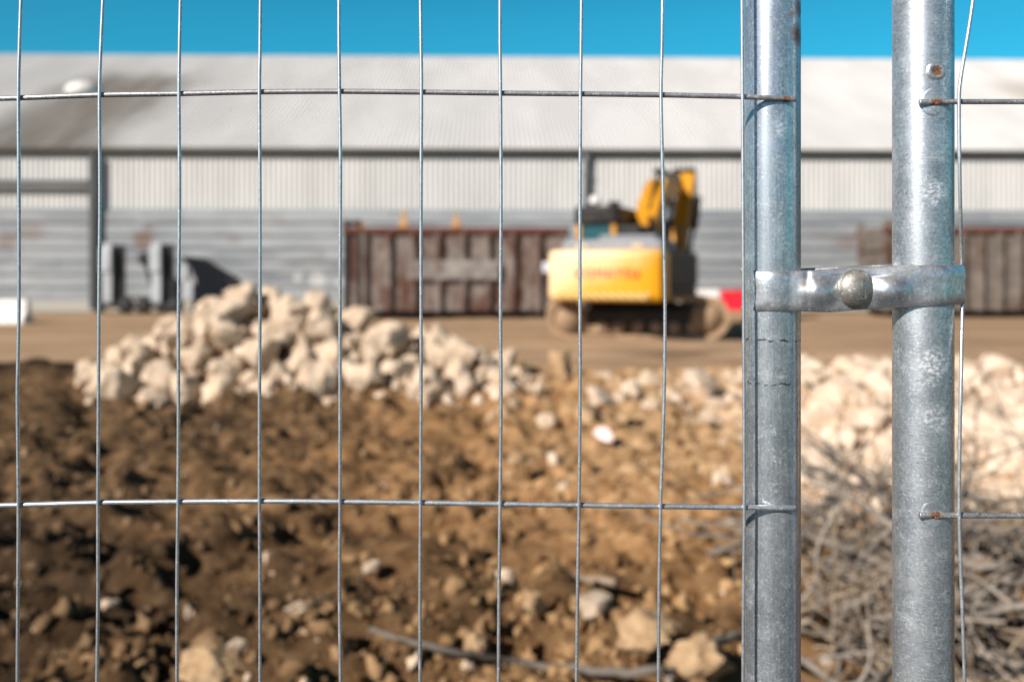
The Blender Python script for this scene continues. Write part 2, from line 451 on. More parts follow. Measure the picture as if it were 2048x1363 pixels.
# soot and algae stain running down the slope round the roof vent
nz = n.math('SUBTRACT', n.noise(n.scale(o, (0.55, 0.22, 0.2)), 1.0, 5, 0.6), 0.5)
dx = n.math('ABSOLUTE', n.math('SUBTRACT', n.math('ADD', ss[0], n.math('MULTIPLY', nz, 2.2)), -17.5))
st = n.math('MULTIPLY', n.rng(dx, 1.2, 4.4, 1.0, 0.0), n.rng(n.math('ADD', ss[1], n.math('MULTIPLY', nz, 6.0)), 9.5, 13.5, 1.0, 0.0))
st = n.math('MULTIPLY', st, n.rng(n.noise(n.scale(o, (5, 0.25, 0.2)), 1.0, 4, 0.6), 0.2, 0.6, 0.55, 1.0))
c = n.mix(n.math('MULTIPLY', st, 0.88), c, (0.155, 0.138, 0.115))
dx2 = n.math('ABSOLUTE', n.math('SUBTRACT', ss[0], 24.5))
st2 = n.math('MULTIPLY', n.rng(dx2, 0.3, 2.2, 0.6, 0.0), n.rng(ss[1], 10, 13, 1.0, 0.0))
c = n.mix(st2, c, (0.30, 0.26, 0.21))
n.col(c); M_ROOF = n.m

n = NT('lower_boarding', 0.6, 0, 0.4); o = n.obj(); ss = n.sep(o)
course = n.math('FLOOR', n.math('MULTIPLY', ss[2], 1 / 0.47))
cv = n.n('ShaderNodeCombineXYZ'); n.lk(n.math('FLOOR', n.math('MULTIPLY', n.math('ADD', ss[0], n.math('MULTIPLY', course, 1.7)), 0.27)), cv.inputs[0]); n.lk(course, cv.inputs[1])
wn_ = n.n('ShaderNodeTexWhiteNoise'); n.lk(cv.outputs[0], wn_.inputs[0])
c = n.mix(wn_.outputs[0], (0.19, 0.21, 0.23), (0.32, 0.345, 0.36))
c = n.mix(n.rng(n.noise(n.scale(o, (0.3, 1, 2.5)), 1.4, 5, 0.65), 0.4, 0.7), c, (0.38, 0.405, 0.42))
rs = n.rng(n.noise(n.scale(o, (0.45, 1, 1.2)), 1.1, 4, 0.6), 0.60, 0.68)
c = n.mix(n.math('MULTIPLY', rs, 0.3), c, (0.26, 0.20, 0.15))
big = n.rng(n.noise(n.scale(o, (0.16, 1, 0.05)), 1.0, 2, 0.5), 0.5, 0.6)
c = n.mix(n.math('MULTIPLY', big, 0.35), c, (0.20, 0.22, 0.24))
for (q, rx, k) in (((-13.35, 0, 2.60), 0.42, 0.8), ((-13.2, 0, 3.05), 0.2, 0.5), ((-18.2, 0, 2.55), 0.4, 0.55), ((-17.3, 0, 2.9), 0.5, 0.4), ((12.4, 0, 2.55), 0.5, 0.5), ((-10.1, 0, 2.6), 0.3, 0.3)):
    c = n.mix(n.math('MULTIPLY', n.near(n.scale(o, (1, 0, 1.3)), (q[0], 0, q[2] * 1.3), rx * 0.4, rx, n.noise(o, 3.0, 4, 0.6), rx * 1.6), k), c, (0.17, 0.095, 0.06))
for (q, rx) in (((-7.1, 0, 1.15), 0.3), ((-7.8, 0, 1.25), 0.16), ((11.2, 0, 1.2), 0.35), ((-6.2, 0, 1.0), 0.2)):
    c = n.mix(n.math('MULTIPLY', n.near(n.scale(o, (1, 0, 1)), q, rx * 0.7, rx * 0.6, n.noise(o, 3.0, 3), rx), 0.6), c, (0.62, 0.63, 0.62))
n.col(c); M_LOW = n.m

M_DARKTRIM = m_paint('dark_trim', (0.055, 0.062, 0.066), 0.5, (0.12, 0.10, 0.08), 0.4, 2.0)
M_GUTTER = m_paint('gutter_paint', (0.085, 0.082, 0.070), 0.6, (0.15, 0.13, 0.09), 0.5, 2.0)
M_PLINTH = m_paint('concrete', (0.40, 0.385, 0.34), 0.9, (0.35, 0.26, 0.08), 0.6, 0.5, lo=0.48, hi=0.62)

PITCH, AMP = 0.19, 0.030
nx = int(2 * BW / PITCH * 6) + 1
xs = np.linspace(-BW, BW, nx); wv = AMP * np.cos(2 * np.pi * xs / PITCH)


def corr(y0, z0, y1, z1, nrm, name, mat, rows=2):
    v = []
    for k in range(rows):
        t = k / (rows - 1)
        v.append(np.stack([xs, y0 + (y1 - y0) * t + wv * nrm[0], z0 + (z1 - z0) * t + wv * nrm[1]], -1))
    me = np_mesh(name, np.concatenate(v), grid_faces(nx, rows))
    return link_mesh(name, me, mat, wh)


corr(0, 3.72, 0, EAVE - 0.12, (-0.85, 0), 'upper_wall', M_CLAD)
sl = math.atan2(RIDGE_Z - EAVE, RIDGE_D + 0.16)
roof = corr(-0.16, EAVE, RIDGE_D, RIDGE_Z, (-0.7 * math.sin(sl), 0.7 * math.cos(sl)), 'roof', M_ROOF)
mb = MB(); mb.prism([(RIDGE_D, RIDGE_Z - 0.03), (2 * RIDGE_D, EAVE), (2 * RIDGE_D, EAVE - 0.1), (RIDGE_D, RIDGE_Z - 0.13)], 'x', -BW, BW)
mb.build('back_roof', M_ROOF, wh)
mb = MB()
prof = []
z = 0.42
while z < 3.7:
    prof += [(-0.10, z), (-0.10, z + 0.38), (-0.035, z + 0.42), (-0.035, z + 0.468)]; z += 0.47
prof += [(-0.06, 3.71), (0.2, 3.71), (0.2, 0.42)]
mb.prism(prof, 'x', -BW, BW); mb.build('lower_wall', M_LOW, wh)
mb = MB(); mb.box((0, 0.0, 0.17), (2 * BW, 0.22, 0.49), bevel=0.02); mb.build('plinth', M_PLINTH, wh)
for sx in (-1, 1):
    mb = MB(); mb.prism([(0.25, 0), (2 * RIDGE_D - 0.2, 0), (2 * RIDGE_D - 0.2, EAVE - 0.2), (RIDGE_D, RIDGE_Z - 0.25), (0.25, EAVE - 0.2)], 'x', sx * (BW - 0.15), sx * BW)
    mb.build('gable_wall', M_CLAD, wh)
mb = MB(); mb.prism([(-0.31, EAVE - 0.02), (-0.29, EAVE - 0.14), (-0.21, EAVE - 0.21), (-0.13, EAVE - 0.21), (-0.05, EAVE - 0.14), (-0.03, EAVE - 0.05), (-0.07, EAVE - 0.05), (-0.11, EAVE - 0.13), (-0.21, EAVE - 0.15), (-0.26, EAVE - 0.12), (-0.28, EAVE - 0.02)], 'x', -BW, BW)
mb.build('gutter', M_GUTTER, wh)
mb = MB(); mb.box((0, -0.06, EAVE - 0.19), (2 * BW, 0.10, 0.06)); mb.build('soffit', M_GUTTER, wh)


def wall_x(px, depth=36.3): return (px - 1024) / F * (depth + 0.0282 * (px - 1024) / F * 36.3)


mb = MB(); mb.box((wall_x(187), -0.22, 2.9), (0.24, 0.26, 5.6), bevel=0.015); mb.build('column', M_DARKTRIM, wh)
mb = MB(); mb.tube([(wall_x(1172), -0.20, EAVE - 0.2), (wall_x(1172), -0.19, EAVE - 0.4), (wall_x(1172), -0.17, EAVE - 0.65), (wall_x(1172), -0.17, 0.1)], 0.11, 12)
for zz in (5.0, 3.4, 1.8): mb.box((wall_x(1172), -0.16, zz), (0.3, 0.2, 0.05))
mb.build('downpipe', m_paint('pipe_grey', (0.14, 0.155, 0.165), 0.4, (0.08, 0.08, 0.08), 0.4, 2.0), wh)
mb = MB(); mb.box(((wall_x(-300) + wall_x(178)) / 2, -0.16, 4.55), (wall_x(178) - wall_x(-300), 0.22, 0.20), bevel=0.01)
mb.box(((wall_x(-300) + wall_x(178)) / 2, -0.21, 4.71), (wall_x(178) - wall_x(-300), 0.30, 0.09), bevel=0.02)
tr = mb.build('door_track', m_paint('track_steel', (0.17, 0.18, 0.185), 0.45, (0.10, 0.08, 0.06), 0.4, 1.5), wh)
# turbine vent on the roof
vp_ = P(168, 190, 44.9); vl = Matrix.Rotation(-0.0282, 4, 'Z') @ (vp_ - Vector((0, 36.5, 0)))
zroof = EAVE + (vl.y + 0.16) * math.tan(sl)
mb = MB(); mb.lathe([(0.55, -0.9), (0.55, -0.35), (0.70, -0.3), (0.80, -0.15), (0.80, 0.0), (0.66, 0.2), (0.36, 0.33), (0, 0.37)], 28)
mb.build('roof_vent', m_paint('vent_white', (0.68, 0.67, 0.64), 0.5, (0.3, 0.26, 0.2), 0.5, 2.0), wh, (vl.x, vl.y, zroof), True)

# ------------------------------------------------------------------ roll-off skips
def m_rust(name, paint, rustc, lo, hi):
    n = NT(name, 0.75, 0, 0.3); o = n.obj()
    a = n.noise(n.scale(o, (1.0, 1.0, 0.45)), 1.7, 6, 0.68)
    b = n.noise(o, 7, 5, 0.7)
    rc = n.mix(n.rng(b, 0.3, 0.7), tuple(x * 0.42 for x in rustc), rustc)
    pc = n.mix(n.rng(n.noise(o, 3.2, 4, 0.6), 0.35, 0.7), tuple(x * 0.6 for x in paint), paint)
    n.col(n.mix(n.rng(a, lo, hi), pc, rc)); n.bump(b, 0.4, 0.01)
    return n.m


M_RUST = m_rust('rusty_steel', (0.25, 0.215, 0.19), (0.13, 0.060, 0.042), 0.42, 0.60)
M_RUST2 = m_rust('weathered_steel', (0.20, 0.172, 0.148), (0.12, 0.065, 0.045), 0.50, 0.66)
M_RAIL = m_rust('rusty_rail', (0.16, 0.08, 0.058), (0.17, 0.055, 0.034), 0.35, 0.5)
M_BLACKSTEEL = m_paint('black_steel', (0.022, 0.022, 0.024), 0.6, (0.10, 0.075, 0.05), 0.5, 2.5)


def skip(label, x0, x1, Y, H, mat, ribs, plate, lugs):
    t = empty('rolloff_skip', ((x0 + x1) / 2, Y, 0.0)); tag(t, label, 'skip', 'roll-off skips along the warehouse')
    L = x1 - x0; D = 2.45; hx = L / 2
    mb = MB()   # body: floor and four walls
    mb.box((0, D / 2, 0.30), (L, D, 0.12)); mb.box((0, 0.04, H / 2 + 0.15), (L, 0.06, H - 0.4)); mb.box((0, D - 0.04, H / 2 + 0.15), (L, 0.06, H - 0.4))
    mb.box((hx - 0.04, D / 2, H / 2 + 0.15), (0.06, D - 0.15, H - 0.4)); mb.build('body', mat, t)
    mb = MB()
    for y in (-0.02, D + 0.02): mb.box((0, y, H - 0.08), (L + 0.1, 0.20, 0.17), bevel=0.02)
    mb.box((hx, D / 2, H - 0.08), (0.18, D - 0.2, 0.16), bevel=0.02); mb.build('top_rail', M_RAIL, t)
    for i in range(ribs):
        x = -hx + 0.62 + (L - 0.75) * i / (ribs - 1)
        mb = MB(); mb.prism([(x - 0.10, 0.0), (x - 0.055, -0.16), (x + 0.055, -0.16), (x + 0.10, 0.0)], 'z', 0.22, H - 0.17)
        mb.build('rib', mat, t)
    ef = M_BLACKSTEEL if plate else mat
    for y in (0.05, D - 0.05):
        mb = MB(); mb.box((-hx + 0.06, y, H / 2 + 0.22), (0.16, 0.22, H + 0.05), bevel=0.015); mb.build('end_post', ef, t)
    mb = MB(); mb.box((-hx + 0.46, -0.02, H / 2 + 0.22), (0.14, 0.16, H + 0.05), bevel=0.015); mb.build('hinge_post', ef, t)
    mb = MB(); mb.box((-hx + 0.26, -0.03, H + 0.14), (0.55, 0.14, 0.16), bevel=0.015); mb.build('end_beam', ef, t)
    mb = MB(); mb.box((-hx + 0.10, D / 2, H / 2 + 0.2), (0.07, D - 0.3, H - 0.35))
    for zz in (0.8, 1.5, 2.2): mb.box((-hx + 0.02, D / 2, zz), (0.10, D - 0.3, 0.10))
    mb.build('door', mat, t)
    mb = MB()
    for y in (0.55, D - 0.55): mb.box((0, y, 0.16), (L - 0.3, 0.14, 0.18))
    mb.build('runner', M_BLACKSTEEL, t)
    for x in (-hx + 0.5, hx - 0.5):
        for y in (0.30, D - 0.30):
            mb = MB(); mb.lathe([(0, -0.12), (0.17, -0.12), (0.17, 0.12), (0, 0.12)], 16, Matrix.Translation((x, y, 0.17)) @ Matrix.Rotation(R(90), 4, 'X'))
            mb.build('roller', M_BLACKSTEEL, t)
    if plate:
        a, b, z0, z1 = plate
        mb = MB(); mb.box(((a + b) / 2, -0.175, (z0 + z1) / 2), (b - a, 0.025, z1 - z0), bevel=0.006)
        mb.build('side_plate', m_rust('worn_grey_plate', (0.31, 0.29, 0.27), (0.16, 0.095, 0.07), 0.48, 0.70), t)
    for (x, h) in lugs:
        mb = MB(); mb.box((x, 0.0, H + h / 2), (0.12, 0.10, h), bevel=0.015); mb.box((x, -0.02, H + 0.10), (0.26, 0.14, 0.2), bevel=0.02)
        mb.build('lug', m_paint('ochre_paint', (0.50, 0.27, 0.08), 0.6, (0.2, 0.1, 0.05), 0.5, 3), t)
    return t


skip('rusty red-brown ribbed skip with a pale side plate behind the stone heap', -5.22, 1.72, 31.0, 2.82, M_RUST, 9, (-1.55, 1.35, 1.22, 1.80), ((-1.62, 0.55), (0.02, 0.45), (-3.0, 0.2)))
skip('grey-brown ribbed skip behind the right fence panel', 11.85, 18.6, 31.6, 2.85, M_RUST2, 11, None, ())

# ------------------------------------------------------------------ plastic barriers, steel frame and bucket by the wall
M_PWHITE = m_paint('white_plastic', (0.78, 0.77, 0.75), 0.45, (0.4, 0.33, 0.25), 0.3, 1.5)
M_PRED = m_paint('red_plastic', (0.68, 0.018, 0.035), 0.4, (0.3, 0.1, 0.08), 0.25, 1.5)


def barrier(name, label, x, Y, z, L, H, mat, rz=0.0):
    t = empty(name, (x, Y, z), rz); tag(t, label, 'barrier', 'plastic barriers in the yard')
    mb = MB()
    prof = [(-0.28, 0), (0.28, 0), (0.28, 0.16), (0.13, 0.38), (0.10, H), (-0.10, H), (-0.13, 0.38), (-0.28, 0.16)]
    mb.prism(prof, 'x', -L / 2, L / 2, bevel=0.03); mb.build('shell', mat, t)
    for k in (-0.32, 0.32):
        mb = MB(); mb.box((k * L, -0.12, H * 0.62), (L * 0.2, 0.05, H * 0.3), bevel=0.02); mb.build('grip', mat, t)
    mb = MB(); mb.lathe([(0, H), (0.05, H), (0.05, H + 0.05), (0, H + 0.05)], 12); mb.build('filler_cap', M_DARKTRIM, t)
    return t


barrier('white_barrier', 'white plastic barrier behind the digger, joined to the red one', 6.02, 31.9, 0.10, 1.22, 0.78, M_PWHITE)
barrier('red_barrier', 'bright red plastic barrier half hidden by the left fence post', 7.25, 31.9, 0.14, 1.10, 0.72, M_PRED)
barrier('white_barrier', 'white plastic barrier at the far left by the warehouse door', -14.75, 28.6, gz(-14.7, 28.6) - 0.02, 1.8, 0.70, M_PWHITE, R(-4))

M_PALESTEEL = m_paint('pale_steel', (0.40, 0.44, 0.47), 0.45, (0.16, 0.14, 0.12), 0.6, 2.0)
M_NAVY = m_paint('navy_steel', (0.005, 0.007, 0.011), 0.6, (0.015, 0.014, 0.013), 0.4, 2.0)
fx = (278 - 1024) / F * 34.6
fr = empty('steel_stillage', (fx, 34.6, 0)); tag(fr, 'pale grey steel frame with two tall uprights against the warehouse wall', 'steel frame')
for xo, zt in ((-1.06, 2.40), (0.64, 2.42)):
    mb = MB(); mb.box((xo, 0, zt / 2 + 0.12), (0.34, 0.30, zt - 0.2), bevel=0.02); mb.box((xo - 0.02, -0.1, 1.85), (0.40, 0.26, 0.85), bevel=0.04)
    mb.build('upright', M_PALESTEEL, fr)
    mb = MB(); mb.box((xo + 0.36, 0.12, zt / 2 + 0.1), (0.36, 0.12, zt - 0.25), bevel=0.01); mb.build('side_panel', M_BLACKSTEEL, fr)
mb = MB(); mb.box((-0.1, 0.05, 0.28), (2.5, 0.5, 0.2), bevel=0.02); mb.box((-0.1, 0.0, 0.55), (1.2, 0.14, 0.10)); mb.build('base_beam', M_BLACKSTEEL, fr)
mb = MB(); mb.tube([(0.2, -0.05, 2.0), (0.40, -0.05, 1.2), (0.75, -0.05, 0.4)], 0.09, 10); mb.lathe([(0, -0.1), (0.22, -0.1), (0.22, 0.1), (0, 0.1)], 16, Matrix.Translation((0.22, -0.05, 1.9)) @ Matrix.Rotation(R(90), 4, 'X'))
mb.build('brace', M_BLACKSTEEL, fr)
for x in (-0.35, 0.25, 1.35):
    mb = MB(); mb.lathe([(0, -0.11), (0.2, -0.11), (0.27, -0.07), (0.27, 0.07), (0.2, 0.11), (0, 0.11)], 20, Matrix.Translation((x, -0.25, 0.27)) @ Matrix.Rotation(R(90), 4, 'X'))
    mb.build('wheel', M_BLACKSTEEL, fr)

bx = (415 - 1024) / F * 34.2
bk = empty('loader_bucket', (bx, 34.2, 0)); tag(bk, 'dark navy wedge-shaped loader bucket propped behind the left end of stone heap', 'loader bucket')
prof = [(-0.92, 1.98), (-0.40, 1.90), (0.74, 1.20), (0.80, 1.02), (0.30, 0.35), (-0.25, 0.05), (-0.60, 0.05), (-0.42, 0.7), (-0.40, 1.2), (-0.62, 1.62)]
mb = MB(); mb.prism(prof, 'y', 0.0, 1.2, bevel=0.02); mb.build('shell', M_NAVY, bk)
mb = MB(); mb.prism([(0.72, 1.24), (0.88, 1.04), (0.82, 0.96), (0.66, 1.18)], 'y', -0.03, 1.23); mb.build('cutting_edge', M_BLACKSTEEL, bk)
mb = MB(); mb.box((-0.72, 0.3, 0.75), (0.38, 0.3, 0.6), bevel=0.06); mb.box((-0.85, 0.3, 1.4), (0.25, 0.25, 0.5), bevel=0.05); mb.build('mounting_bracket', M_PALESTEEL, bk)

# ------------------------------------------------------------------ excavator
EXY = 23.0; EXX = 2.78; YAW = R(-22)
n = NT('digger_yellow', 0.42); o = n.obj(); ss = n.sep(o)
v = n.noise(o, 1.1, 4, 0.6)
# sun's glossy highlight painted into the yellow: paler to the left and the top
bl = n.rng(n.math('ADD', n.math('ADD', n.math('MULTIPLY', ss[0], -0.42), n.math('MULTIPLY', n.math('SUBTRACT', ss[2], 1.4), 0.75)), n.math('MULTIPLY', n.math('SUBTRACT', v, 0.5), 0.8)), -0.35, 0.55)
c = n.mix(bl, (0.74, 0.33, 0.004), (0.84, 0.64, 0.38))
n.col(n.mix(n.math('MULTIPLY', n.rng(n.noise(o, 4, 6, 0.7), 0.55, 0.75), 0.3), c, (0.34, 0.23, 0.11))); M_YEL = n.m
M_YEL_ARM = m_paint('arm_yellow', (0.60, 0.265, 0.006), 0.45, (0.12, 0.08, 0.04), 0.5, 1.6)
M_GREYTOP = m_paint('hood_grey', (0.20, 0.215, 0.235), 0.5, (0.25, 0.2, 0.15), 0.4, 2.0)  # grey stands in for sky reflected off the hood top
M_BLK = m_paint('machine_black', (0.009, 0.009, 0.010), 0.5, (0.09, 0.07, 0.05), 0.5, 2.0)
M_TRACK = m_paint('muddy_track', (0.40, 0.28, 0.175), 0.9, (0.09, 0.065, 0.045), 0.7, 2.2)
M_UNDER = m_paint('oily_steel', (0.03, 0.026, 0.022), 0.8, (0.12, 0.085, 0.055), 0.5, 2.0)
M_MUD = m_paint('mud_caked_steel', (0.34, 0.23, 0.14), 0.9, (0.12, 0.08, 0.05), 0.6, 3.0)
n = NT('cab_glass', 0.06, 0.0, 0.6); n.col((0.018, 0.075, 0.09)); M_GLASS = n.m
n = NT('red_lettering', 0.4); n.col((0.42, 0.02, 0.05)); M_RED = n.m
n = NT('chrome_rod', 0.15, 1.0); n.col((0.6, 0.62, 0.64)); M_ROD = n.m
n = NT('hazard_stripes', 0.45); o = n.obj(); ss = n.sep(o)
fr_ = n.math('FRACT', n.math('MULTIPLY', n.math('ADD', ss[0], ss[2]), 5.2))
n.col(n.mix(n.rng(fr_, 0.48, 0.52), (0.72, 0.5, 0.16), (0.36, 0.22, 0.06))); M_HAZ = n.m
ex = empty('excavator', (EXX, EXY, 0.0), YAW)
tag(ex, 'yellow tracked excavator with raised folded arm beside the rusty skip', 'excavator')
UC = Matrix.Rotation(R(90) - YAW + R(-3), 4, 'Z')      # the undercarriage points along the fence, the house is swung away
# tracks: local track frame runs along +x of ux
TL, TR = 3.9, 0.44


def stadium(l, r, n=10):
    pts = []
    for k in range(n + 1):
        a = -math.pi / 2 + math.pi * k / n; pts.append((l / 2 - r + r * math.cos(a), r + r * math.sin(a)))
    for k in range(n + 1):
        a = math.pi / 2 + math.pi * k / n; pts.append((-l / 2 + r + r * math.cos(a), r + r * math.sin(a)))
    return pts


UR = Matrix.Rotation(-YAW + R(-2), 4, 'Z')
for sy in (-1.12, 1.12):
    mb = MB()
    loop = stadium(TL, TR); n_ = len(loop)
    outer = loop; inner = [(x * 0.955, TR + (z - TR) * 0.84) for x, z in loop]
    for y0, y1 in ((sy - 0.28, sy + 0.28),):
        va = [[mb.bm.verts.new(UR @ Vector((x, y, z + 0.02))) for x, z in lp] for lp, y in ((outer, y0), (outer, y1), (inner, y1), (inner, y0))]
        for a in range(4):
            A, B = va[a], va[(a + 1) % 4]
            for k in range(n_): mb.bm.faces.new((A[k], A[(k + 1) % n_], B[(k + 1) % n_], B[k]))
    per = [(Vector((*loop[k], 0)), Vector((*loop[(k + 1) % n_], 0))) for k in range(n_)]
    tot = sum((b - a).length for a, b in per); acc = 0; nshoe = 46; nxt = 0.0
    for a, b in per:
        ln = (b - a).length
        while nxt < acc + ln - 1e-6:
            q = a + (b - a) * ((nxt - acc) / ln); d = (b - a).normalized(); nr = Vector((d.y, -d.x, 0))
            ang = math.atan2(d.y, d.x)
            mm = UR @ Matrix.Translation((q.x + nr.x * 0.012, sy, q.y + nr.y * 0.012 + 0.02)) @ Matrix.Rotation(-ang, 4, 'Y')
            mb.box((0, 0, 0), (tot / nshoe * 0.86, 0.60, 0.05), mat=mm)
            nxt += tot / nshoe
        acc += ln
    trk = mb.build('track', M_TRACK, ex)
    mb = MB(); mb.box((0, sy, TR + 0.02), (TL - 1.0, 0.34, 0.34), bevel=0.05, mat=UR); mb.build('track_frame', M_UNDER, ex)
    for k in range(7):
        xk = -1.2 + 0.4 * k
        mb = MB(); mb.lathe([(0, -0.2), (0.14, -0.2), (0.14, 0.2), (0, 0.2)], 14, UR @ Matrix.Translation((xk, sy, 0.24)) @ Matrix.Rotation(R(90), 4, 'X')); mb.build('roller', M_TRACK, trk)
    for xk, nm in ((TL / 2 - TR, 'sprocket'), (-TL / 2 + TR, 'idler')):
        mb = MB(); ro = 0.345 if nm == 'sprocket' else 0.40
        mb.lathe([(0, -0.30), (0.20, -0.30), (0.24, -0.26), (0.24, -0.23), (ro, -0.23), (ro, 0.23), (0.24, 0.23), (0.2, 0.3), (0, 0.3)], 24, UR @ Matrix.Translation((xk, sy, TR + 0.02)) @ Matrix.Rotation(R(90), 4, 'X'))
        mb.build(nm, M_MUD, trk)
mb = MB(); mb.box((0, 0, 0.62), (2.0, 1.8, 0.35), bevel=0.08, mat=UR); mb.lathe([(0, 0.75), (0.65, 0.75), (0.65, 1.0), (0, 1.0)], 28)
mb.build('undercarriage', M_UNDER, ex)
# house
mb = MB(); mb.prism([(-1.22, -1.6), (1.22, -1.6), (1.22, 1.35), (0.75, 1.7), (-1.22, 1.7)], 'z', 0.93, 1.12, bevel=0.03); mb.build('deck', M_BLK, ex)
mb = MB(); mb.box((0.86, 0.0, 1.52), (0.74, 2.9, 0.80), bevel=0.06); mb.box((-0.92, -0.95, 1.50), (0.60, 1.1, 0.76), bevel=0.05); mb.build('side_cover', M_BLK, ex)
mb = MB(); mb.box((0.0, -1.1, 1.66), (2.30, 1.3, 1.0), bevel=0.10); mb.box((0.25, -0.95, 2.20), (1.3, 0.8, 0.14), bevel=0.05); mb.build('engine_hood', M_GREYTOP, ex)
cwp = []
for a in np.linspace(-1, 1, 13): cwp.append((1.26 * a, -2.42 + 0.16 * (abs(a) ** 4)))
cwp += [(1.26, -1.52), (-1.26, -1.52)]
mb = MB(); mb.prism(cwp, 'z', 0.84, 1.93, bevel=0.0)
mb.bm.edges.ensure_lookup_table()
tops = [e for e in mb.bm.edges if all(abs(v.co.z - 1.93) < 1e-4 for v in e.verts) or all(abs(v.co.z - 0.84) < 1e-4 for v in e.verts)]
side = [e for e in mb.bm.edges if abs(e.verts[0].co.z - e.verts[1].co.z) > 0.5 and all(abs(abs(v.co.x) - 1.26) < 1e-4 for v in e.verts)]
bmesh.ops.bevel(mb.bm, geom=tops + side, offset=0.13, segments=4, profile=0.5, affect='EDGES')
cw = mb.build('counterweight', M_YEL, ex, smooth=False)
mb = MB(); mb.prism([(-1.0, -2.434), (1.0, -2.434), (1.0, -2.40), (-1.0, -2.40)], 'z', 0.90, 1.03); mb.build('hazard_strip', M_HAZ, cw)
tc = bpy.data.curves.new('lettering', 'FONT'); tc.body = 'KOMATSU'; tc.size = 0.27; tc.extrude = 0.004; tc.align_x = 'CENTER'; tc.align_y = 'CENTER'; tc.space_character = 1.15
to = bpy.data.objects.new('lettering_curve', tc); COL.objects.link(to)
tme = bpy.data.meshes.new_from_object(to.evaluated_get(bpy.context.evaluated_depsgraph_get())); bpy.data.objects.remove(to)
lt_ = link_mesh('lettering', tme, M_RED, cw, (0.10, -2.432, 1.42)); lt_.rotation_euler = (R(90), 0, 0)
for x in (-0.62, 0.62):
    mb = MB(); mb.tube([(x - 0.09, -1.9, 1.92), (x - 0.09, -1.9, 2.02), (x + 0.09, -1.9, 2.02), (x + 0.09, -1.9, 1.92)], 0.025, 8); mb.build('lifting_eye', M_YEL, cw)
# cab on the left
CX0, CX1, CY0, CY1, CZ0, CZ1 = -1.28, -0.32, -0.25, 1.55, 1.12, 2.96
mb = MB(); mb.box(((CX0 + CX1) / 2, (CY0 + CY1) / 2, CZ0 + 0.42), (CX1 - CX0, CY1 - CY0, 0.84), bevel=0.05)
for x in (CX0 + 0.06, CX1 - 0.06):
    mb.box((x, CY0 + 0.07, 2.35), (0.13, 0.15, 0.95), bevel=0.02); mb.box((x, CY1 - 0.05, 2.35), (0.08, 0.1, 0.95), bevel=0.02); mb.box((x, 0.75, 2.35), (0.07, 0.08, 0.95), bevel=0.02)
cab = mb.build('cab', M_YEL_ARM, ex)
mb = MB(); mb.box(((CX0 + CX1) / 2, (CY0 + CY1) / 2, CZ1 - 0.20), (CX1 - CX0 + 0.10, CY1 - CY0 + 0.10, 0.46), bevel=0.09); mb.box(((CX0 + CX1) / 2 + 0.42, CY0 + 0.06, CZ1 + 0.02), (0.22, 0.3, 0.22), bevel=0.04); mb.build('roof', M_BLK, cab)
mb = MB(); mb.box(((CX0 + CX1) / 2, CY0 + 0.05, 2.36), (CX1 - CX0 - 0.22, 0.03, 0.80)); mb.build('window', M_GLASS, cab)
mb = MB(); mb.box(((CX0 + CX1) / 2, CY1 - 0.04, 2.30), (CX1 - CX0 - 0.16, 0.03, 0.92)); mb.build('window', M_GLASS, cab)
for x in (CX0 + 0.03, CX1 - 0.03):
    mb = MB(); mb.box((x, (CY0 + CY1) / 2 + 0.03, 2.36), (0.03, CY1 - CY0 - 0.24, 0.84)); mb.build('window', M_GLASS, cab)
mb = MB(); mb.lathe([(0, 0.0), (0.05, 0.0), (0.05, 0.05), (0.13, 0.06), (0.15, 0.14), (0.11, 0.23), (0, 0.26)], 20); mb.build('beacon', M_PWHITE, cab, (CX0 + 0.42, CY0 + 0.15, CZ1 + 0.02), True)
# mirror on the left rear corner, hand rail, exhaust, air filter
mb = MB(); mb.tube([(-1.2, -1.5, 1.55), (-1.42, -1.75, 1.52)], 0.02, 8); mb.box((-1.46, -1.80, 1.56), (0.17, 0.08, 0.24), bevel=0.03); mb.build('mirror', m_paint('mirror_pale', (0.55, 0.6, 0.68), 0.2, (0.3, 0.3, 0.3), 0.2, 4), ex)
mb = MB(); mb.tube([(1.15, -1.3, 1.9), (1.15, -1.3, 2.45), (1.15, 0.6, 2.45), (1.15, 0.6, 1.9)], 0.02, 8); mb.tube([(1.15, -0.4, 1.9), (1.15, -0.4, 2.45)], 0.018, 8); mb.build('hand_rail', M_BLK, ex)
mb = MB(); mb.tube([(0.75, -1.2, 2.1), (0.75, -1.2, 2.55), (0.75, -1.28, 2.63)], 0.07, 12); mb.build('exhaust', M_BLK, ex)
mb = MB(); mb.box((0.05, -0.15, 2.28), (0.62, 0.7, 0.5), bevel=0.08); mb.box((0.5, 0.15, 2.15), (0.4, 0.6, 0.4), bevel=0.06); mb.build('boom_foot_housing', M_BLK, ex)
